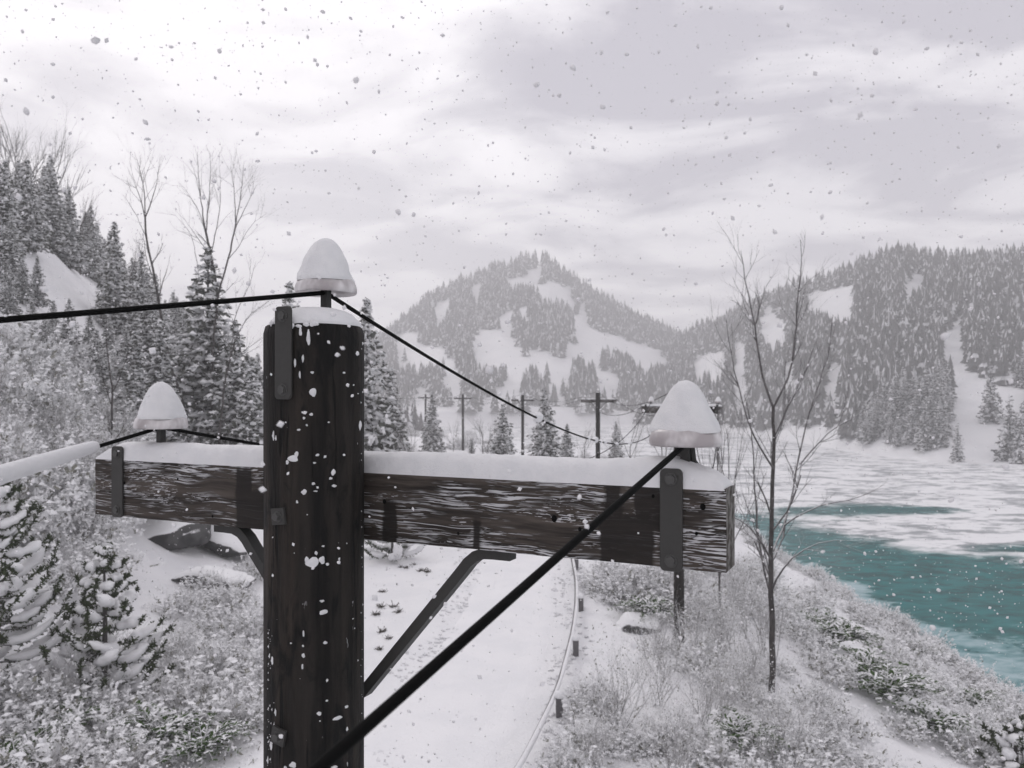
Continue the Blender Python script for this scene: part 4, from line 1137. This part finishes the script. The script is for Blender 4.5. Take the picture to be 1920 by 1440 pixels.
# ------------------------------------------------------------------ shrubs
def shrub(seed, kind):
    rg = np.random.default_rng(seed); gs, gl = Geo(), Geo()
    if kind == 'frosted':
        for k in range(16):
            a_ = rg.uniform(0, 6.28); tl = rg.uniform(.1, 1.0); d = unit(np.array([math.cos(a_) * tl, math.sin(a_) * tl, 1.0 - .35 * tl])); grow(gs, (rg.normal(0, .08), rg.normal(0, .08), -.05), d, rg.uniform(.7, 1.05), .011, 2, rg, .02, .6, 3)
        ns, nl = 190, 12
        sd = unit(rg.normal(0, 1, (ns, 3)) * [1, 1, .8]); sd[:, 2] = abs(sd[:, 2])
        so = sd * (rg.uniform(.30, 1.0, (ns, 1)) ** .7) * np.array([.95, .95, .80]) * (1 + .22 * rg.normal(size=(ns, 1)))
        dr = unit(sd + rg.normal(0, .45, (ns, 3)) + [0, 0, .3]); ln = rg.uniform(.20, .42, ns)
        i = np.repeat(np.arange(ns), nl); t = np.tile(np.linspace(0, 1, nl), ns); n = len(i)
        pos = so[i] + dr[i] * (ln[i] * t)[:, None] + rg.normal(0, .010, (n, 3)); pos[:, 2] = abs(pos[:, 2])
        u = unit(dr[i] * .6 + rg.normal(0, .7, (n, 3))); v_ = unit(np.cross(u, rg.normal(0, .55, (n, 3)) + [0, 0, 1.0]))
        l_ = rg.uniform(.024, .052, n) * (1.2 - .5 * t)
        fr = (t + .30 * np.clip(so[i][:, 2], 0, 1) + .28 * rg.normal(size=ns)[i] + .12 * rg.normal(size=n)) > .08
        quads(gl, pos + u * l_[:, None], u * l_[:, None], v_ * (l_ * rg.uniform(.32, .55, n))[:, None], fr.astype(int))
        m = rg.random(ns) < .9; lumps(gl, so[m] + dr[m] * (ln[m] * rg.uniform(.5, .9, m.sum()))[:, None] + [0, 0, .02], rg.uniform(.03, .085, m.sum()), rg, .6, 1, .4)
        mats = [M['leaf_dull'], M['leaf_frost']]
    elif kind == 'bare':
        for k in range(13):
            a_ = rg.uniform(0, 6.28); tl = rg.uniform(.1, .75); d = unit(np.array([math.cos(a_) * tl, math.sin(a_) * tl, 1.0])); grow(gs, (rg.normal(0, .12), rg.normal(0, .12), -.08), d, rg.uniform(.9, 1.35), .0125, 2, rg, .05, .5, 4)
        n = 900; pos = np.c_[rg.normal(0, .45, (n, 2)), rg.uniform(.1, 1.5, n)]
        u = unit(rg.normal(0, 1, (n, 3))); v_ = unit(np.cross(u, rg.normal(0, 1, (n, 3)))); l_ = rg.uniform(.008, .02, n)
        quads(gl, pos, u * l_[:, None], v_ * (l_ * .6)[:, None], (rg.random(n) < .8).astype(int)); mats = [M['leaf_dull'], M['leaf_frost']]
    elif kind == 'evergreen':
        for k in range(60):                                             # arching blades, green beneath and snowy above
            a_ = rg.uniform(0, 6.28); ln = rg.uniform(.5, 1.1); n = 9; s = np.linspace(0, 1, n); rise = rg.uniform(.25, .9)
            P = np.stack([np.cos(a_) * ln * s * (1 - .15 * rise), np.sin(a_) * ln * s * (1 - .15 * rise), ln * (rise * 1.5 * s - rise * 1.0 * s ** 2 * 1.05)], 1); P[:, 2] += .02
            tube(gs, P, np.linspace(.010, .003, n), 4, 0, False)
            for _ in range(2):
                m_ = 16; u0 = rg.uniform(.15, 1.0, m_); Q = np.stack([np.interp(u0, s, P[:, k_]) for k_ in range(3)], 1)
                tn = unit(np.gradient(P, axis=0))[np.clip((u0 * (n - 1)).astype(int), 0, n - 1)]; side = unit(np.cross(tn, [0, 0, 1.])) * np.where(rg.random(m_) < .5, 1, -1)[:, None]
                dr = unit(side + tn * .7 + rg.normal(0, .15, (m_, 3))); L_ = rg.uniform(.04, .085, m_) * (1.15 - u0 * .6)
                wv = unit(np.cross(dr, [0, 0, 1.]) + rg.normal(0, .3, (m_, 3)))
                fr = rg.random(m_) < .30
                quads(gl, Q + dr * L_[:, None] + np.where(fr, .012, -.006)[:, None] * np.array([0, 0, 1.]), dr * L_[:, None], wv * (L_ * .3)[:, None], fr.astype(int))
        mats = [M['leaf_green'], M['leaf_frost']]
    nm = {'frosted': 'frosted_shrub', 'bare': 'bare_shrub', 'evergreen': 'evergreen_shrub'}[kind]
    t = thing(nm, '', 'shrub'); gs.build('stems', M['twig'], t); gl.build('foliage', mats, t)
    return Kind(t)


FS = [shrub(s, 'frosted') for s in (81, 82, 83)]; BS = [shrub(s, 'bare') for s in (84, 85, 86)]; ES = [shrub(s, 'evergreen') for s in (87, 88)]


def fill(poly, n, kinds, smin, smax, gap, label, group, flat=1.0, avoid=()):
    P = np.array(poly, float); got = []; tries = 0
    while len(got) < n and tries < 40:
        tries += 1
        px = RNG.uniform(P[:, 0].min(), P[:, 0].max(), 60); py = RNG.uniform(P[:, 1].min(), P[:, 1].max(), 60)
        m = inpoly(px, py, poly)
        for A in list(avoid) + GREEN: m &= ~inpoly(px, py, A)
        if not m.any(): continue
        for p in hit(px[m], py[m]):
            if not np.isfinite(p).all() or len(got) >= n: continue
            if any((p[0] - q[0]) ** 2 + (p[1] - q[1]) ** 2 < gap ** 2 for q in got): continue
            if abs(p[0] - (float(rail_x(p[1])) - 2.1)) < 2.4 or p[2] < WATER + .15: continue
            got.append(p); s = RNG.uniform(smin, smax)
            kinds[int(RNG.integers(len(kinds)))].put(tuple(p - [0, 0, .03]), RNG.uniform(0, 6.28), (s, s, s * flat * RNG.uniform(.85, 1.15)), label, group, (RNG.uniform(-.1, .1), RNG.uniform(-.1, .1)))


GREEN = [[(x - w_, y - w_ * 1.1), (x + w_, y - w_ * 1.1), (x + w_, y + w_ * .9), (x - w_, y + w_ * .9)] for x, y, w_ in ((120, 1395, 48), (295, 1405, 48), (385, 1425, 40), (1575, 1215, 45), (1615, 1270, 40), (1665, 1315, 45), (1400, 1408, 40), (1750, 1375, 40), (1540, 1190, 35), (1215, 1165, 30))]
OPEN = [(225, 1005), (500, 1040), (500, 1060), (400, 1095), (330, 1120), (285, 1070)]
fill([(-60, 690), (180, 690), (230, 820), (190, 900), (230, 985), (150, 1020), (-60, 1020)], 26, FS, 1.3, 2.1, 1.5, 'grey frosted bush on the slope below the left spruces', 'frosted bushes on the left slope', 1.0)
fill([(-60, 760), (190, 760), (220, 980), (-60, 1000)], 8, BS, 1.2, 1.9, 1.6, 'frosted bare-twigged bush on the slope below the left spruces', 'bare bushes on the left slope')
fill([(180, 840), (500, 830), (500, 985), (230, 960)], 14, FS, 1.1, 1.8, 1.4, 'frosted bush behind the left half of the crossarm', 'frosted bushes behind the crossarm', 1.0, [OPEN])
fill([(-40, 1290), (120, 1330), (330, 1290), (490, 1255), (470, 1330), (385, 1470), (-40, 1500)], 14, FS, .55, 1.25, 1.0, 'frosted low bush at the bottom left, beside the pole', 'frosted bushes at the bottom left', .85)
fill([(320, 1130), (500, 1075), (500, 1270), (330, 1290)], 11, FS, .7, 1.15, .95, 'frosted bush on the mound between the young pine and the pole', 'frosted bushes on the mound beside the pole', .85, [OPEN])
fill([(60, 1000), (220, 1000), (180, 1120), (60, 1130)], 8, FS, .9, 1.3, 1.1, 'frosted bush between the two snow-laden young pines', 'frosted bushes between the young pines', 1.0)
fill([(100, 1250), (330, 1250), (300, 1320), (110, 1320)], 4, BS, .7, 1.0, .8, 'small bare shrub at the foot of the young pine', 'bare shrubs at the foot of the young pine')
for px, py, s, lab in ((120, 1395, .75, 'green-leaved snowy shrub in the bottom left corner, left of the greener one'), (295, 1400, .8, 'green shrub with feathery snowy fronds at the bottom left'), (380, 1425, .7, 'low frond plant with white tips at the bottom, left of the pole'), (30, 1450, .8, 'snowy frond plant on the bottom edge at the far left'), (1575, 1215, 1.0, 'green shrub with snowy blades in the bank below the slender tree'), (1615, 1270, .9, 'bright green tuft in the frosted bank bushes'),
                       (1665, 1315, 1.0, 'broad snowy blade plant above the open snow strip on the bank'), (1855, 1240, .8, 'green tuft at the water edge on the bank crest'), (1720, 1232, .7, 'small green tuft near the water line'), (1400, 1408, .7, 'low green shrub among bare twigs at the bottom right'), (1215, 1165, .9, 'green-based snowy shrub left of the second pole'), (1750, 1375, .8, 'snowy frond plant low on the bank near the right edge'), (1540, 1190, .9, 'snowy blade plant just right of the slender tree'), (1830, 1330, .7, 'snowy frond plant near the right edge above the corner pine')):
    p = spot(px, py); ES[int(RNG.integers(2))].put(tuple(p + [0, 0, .12]), RNG.uniform(0, 6), s * 1.35, lab, 'evergreen shrubs with snow on their fronds')
fill([(1140, 1085), (1262, 1085), (1255, 1170), (1150, 1170)], 7, FS, .9, 1.3, .8, 'frosted bush left of the second pole, below the crossarm', 'frosted bushes left of the second pole')
fill([(1480, 1110), (1640, 1150), (1880, 1300), (1960, 1400), (1960, 1470), (1720, 1400), (1520, 1250), (1460, 1180)], 46, FS, .6, 1.05, .95, 'low frosted bush in the belt along the river bank', 'frosted bushes along the river bank', .75)
fill([(1290, 1060), (1480, 1060), (1560, 1130), (1460, 1170), (1300, 1180)], 16, FS, .7, 1.15, 1.1, 'frosted bush on the bank around the slender tree', 'frosted bushes around the slender tree', .85)
fill([(1270, 1120), (1460, 1150), (1470, 1260), (1300, 1250)], 9, BS, .8, 1.2, .9, 'fuzzy frosted bare shrub between the second pole and the slender tree', 'bare shrubs between the second pole and the slender tree')
fill([(1130, 1270), (1230, 1200), (1480, 1290), (1640, 1440), (1600, 1500), (1060, 1500)], 13, BS, .6, 1.0, 1.1, 'bare frosted twig shrub on the snow right of the rail', 'bare shrubs right of the rail')
fill([(1230, 1200), (1420, 1230), (1560, 1330), (1600, 1440), (1420, 1400), (1300, 1300)], 11, FS, .5, .8, 1.0, 'small frosted bush among bare twigs on the bank', 'frosted bushes among bare twigs', .85)
fill([(1050, 1400), (1250, 1400), (1420, 1420), (1600, 1440), (1700, 1520), (1030, 1520)], 11, FS, .5, .85, .8, 'frosted bush on the bottom edge right of the rail', 'frosted bushes at the bottom right', .85)
fill([(1080, 1310), (1150, 1310), (1150, 1370), (1080, 1370)], 2, FS, .5, .7, .5, 'small frosted bush beside the rail', 'frosted bushes beside the rail')
fill([(690, 815), (1300, 815), (1300, 880), (690, 880)], 26, FS, 1.0, 2.2, 2.0, 'pale bush on the flat beyond the crossarm', 'bushes beyond the crossarm', .8)

# bushes down to the water's edge
for y_ in np.arange(27, 74, 1.15):
    x_ = float(shore_x(y_)) - RNG.uniform(.5, 1.6); z_ = float(H(x_, y_)); s_ = RNG.uniform(.55, .95)
    FS[int(RNG.integers(3))].put((x_, y_, z_), RNG.uniform(0, 6.28), (s_, s_, s_ * .8), "low frosted bush at the very edge of the water", "frosted bushes at the water's edge")

# small dead tufts poking out of the snow left of the road
for k, (px, py) in enumerate([(715, 1140), (738, 1139), (748, 1149), (712, 1218), (790, 1072), (716, 1112), (705, 1155), (728, 1200), (752, 1065), (762, 1066), (803, 1073), (716, 1187), (775, 1060)]):
    p = spot(px, py); g = Geo(); rg = np.random.default_rng(500 + k); n = 60
    d = unit(rg.normal(0, 1, (n, 3)) * [1, 1, .4] + [0, 0, .6]); L_ = rg.uniform(.03, .14, n)
    quads(g, d * L_[:, None] + np.c_[rg.normal(0, .08, (n, 2)), np.zeros(n)], d * L_[:, None], unit(np.cross(d, rg.normal(0, 1, (n, 3)))) * .012)
    tag(place(g.build('grass_tuft', M['grass']), tuple(p), 0, RNG.uniform(.4, .8)), 'small dark dead tuft poking through the snow beside the road', 'grass tuft', 'dead tufts beside the road')

# ground cover: twigs and frosted leaves poking through the snow
g = Geo(); n = 17000
px = np.r_[RNG.uniform(-60, 500, n // 2), RNG.uniform(1090, 1960, n // 2)]; py = RNG.uniform(950, 1500, n); Pz = hit(px, py, 60)
k_ = np.isfinite(Pz).all(1) & (Pz[:, 2] > WATER + .2); Pz = Pz[k_]
k_ = (np.abs(Pz[:, 0] - (rail_x(Pz[:, 1]) - 2.1)) > 2.6) & (vnoise2(Pz[:, 0] * .9, Pz[:, 1] * .9) > -.1); pxx, pyy = PX(Pz[:, 0], Pz[:, 1], Pz[:, 2])
k_ &= ~inpoly(pxx, pyy, OPEN) & ~inpoly(pxx, pyy, [(1690, 1300), (1560, 1290), (1500, 1260), (1700, 1390), (1760, 1400)]); Pz = Pz[k_]; n = len(Pz)
u = unit(RNG.normal(0, 1, (n, 3)) + [0, 0, .6]); v_ = unit(np.cross(u, RNG.normal(0, 1, (n, 3)))); l_ = RNG.uniform(.012, .05, n)
quads(g, Pz + u * l_[:, None] * .7, u * l_[:, None], v_ * (l_ * RNG.uniform(.1, .5, n))[:, None], (RNG.random(n) < .7).astype(int))
tag(g.build('undergrowth', [M['leaf_dull'], M['leaf_frost']]), 'frosted stalks and leaves poking through the snow between the bushes', 'ground cover', kind='stuff')

# clods of snow thrown up along both edges of the road
n = 2600; y = 9 + 55 * RNG.random(n) ** 1.6; sd_ = np.where(RNG.random(n) < .5, -1, 1)
x = rail_x(y) - 2.1 + sd_ * np.abs(RNG.normal(1.75, .33, n)) + .5 * vnoise2(y * .4, sd_ * 3.0); k_ = vnoise2(x * .8, y * .5) > -.2; x, y = x[k_], y[k_]; n = len(x)
g = Geo(); lumps(g, np.stack([x, y, H(x, y) + .01], 1), RNG.uniform(.025, .085, n), RNG, .7, 0, .4)
tag(g.build('snow_rubble', M['ground_snow'], None, True), 'clods of ploughed snow along the edges of the road', 'snow', kind='stuff')

# ------------------------------------------------------------------ falling snow
g = Geo(); rg = np.random.default_rng(900); n = 19000
y = .85 + 9.5 * rg.random(n) ** .6; n = len(y)
P = np.stack([rg.uniform(-.8, .8, n) * y, y, CAMZ + rg.uniform(-.62, .62, n) * y], 1)
P = P[P[:, 2] > .3]; n = len(P)
r_ = rg.uniform(.0028, .0058, n) * (1 + .5 * (rg.random(n) < .05))
k = 14; dirs = unit(rg.normal(0, 1, (n, 3))); a1_ = unit(np.cross(dirs, rg.normal(0, 1, (n, 3)))); b1_ = np.cross(dirs, a1_)
t_ = np.arange(k) * 2 * np.pi / k; rr_ = r_[:, None] * rg.uniform(.80, 1.10, (n, k)); asp = rg.uniform(.7, 1.0, n)[:, None]
ringv = P[:, None] + (rr_ * np.cos(t_))[..., None] * a1_[:, None] + (rr_ * asp * np.sin(t_))[..., None] * b1_[:, None]
V = np.concatenate([ringv, (P + dirs * (r_ * .8)[:, None])[:, None], (P - dirs * (r_ * .8)[:, None])[:, None]], 1)
j = np.arange(k); j2 = (j + 1) % k; F = np.concatenate([np.stack([j, j2, np.full(k, k)], 1), np.stack([j2, j, np.full(k, k + 1)], 1)])
g.add(V.reshape(-1, 3), (F[None] + (np.arange(n) * (k + 2))[:, None, None]).reshape(-1, 3))
tag(g.build('falling_snow', M['flake'], None, True), 'snowflakes drifting in the air', 'snow', kind='stuff')

# ------------------------------------------------------------------ haze
g = Geo(); box(g, -950, 950, -170, 1150, -45, 150)
m, N = mat('winter_haze')
vol = N.n('ShaderNodeVolumePrincipled', {'Color': col(.97, .965, .975), 'Density': .0016, 'Anisotropy': .15})
N.n('ShaderNodeOutputMaterial', {'Volume': vol.outputs[0]})
tag(g.build('haze', m), 'pale winter haze between the hills', 'haze', kind='stuff')
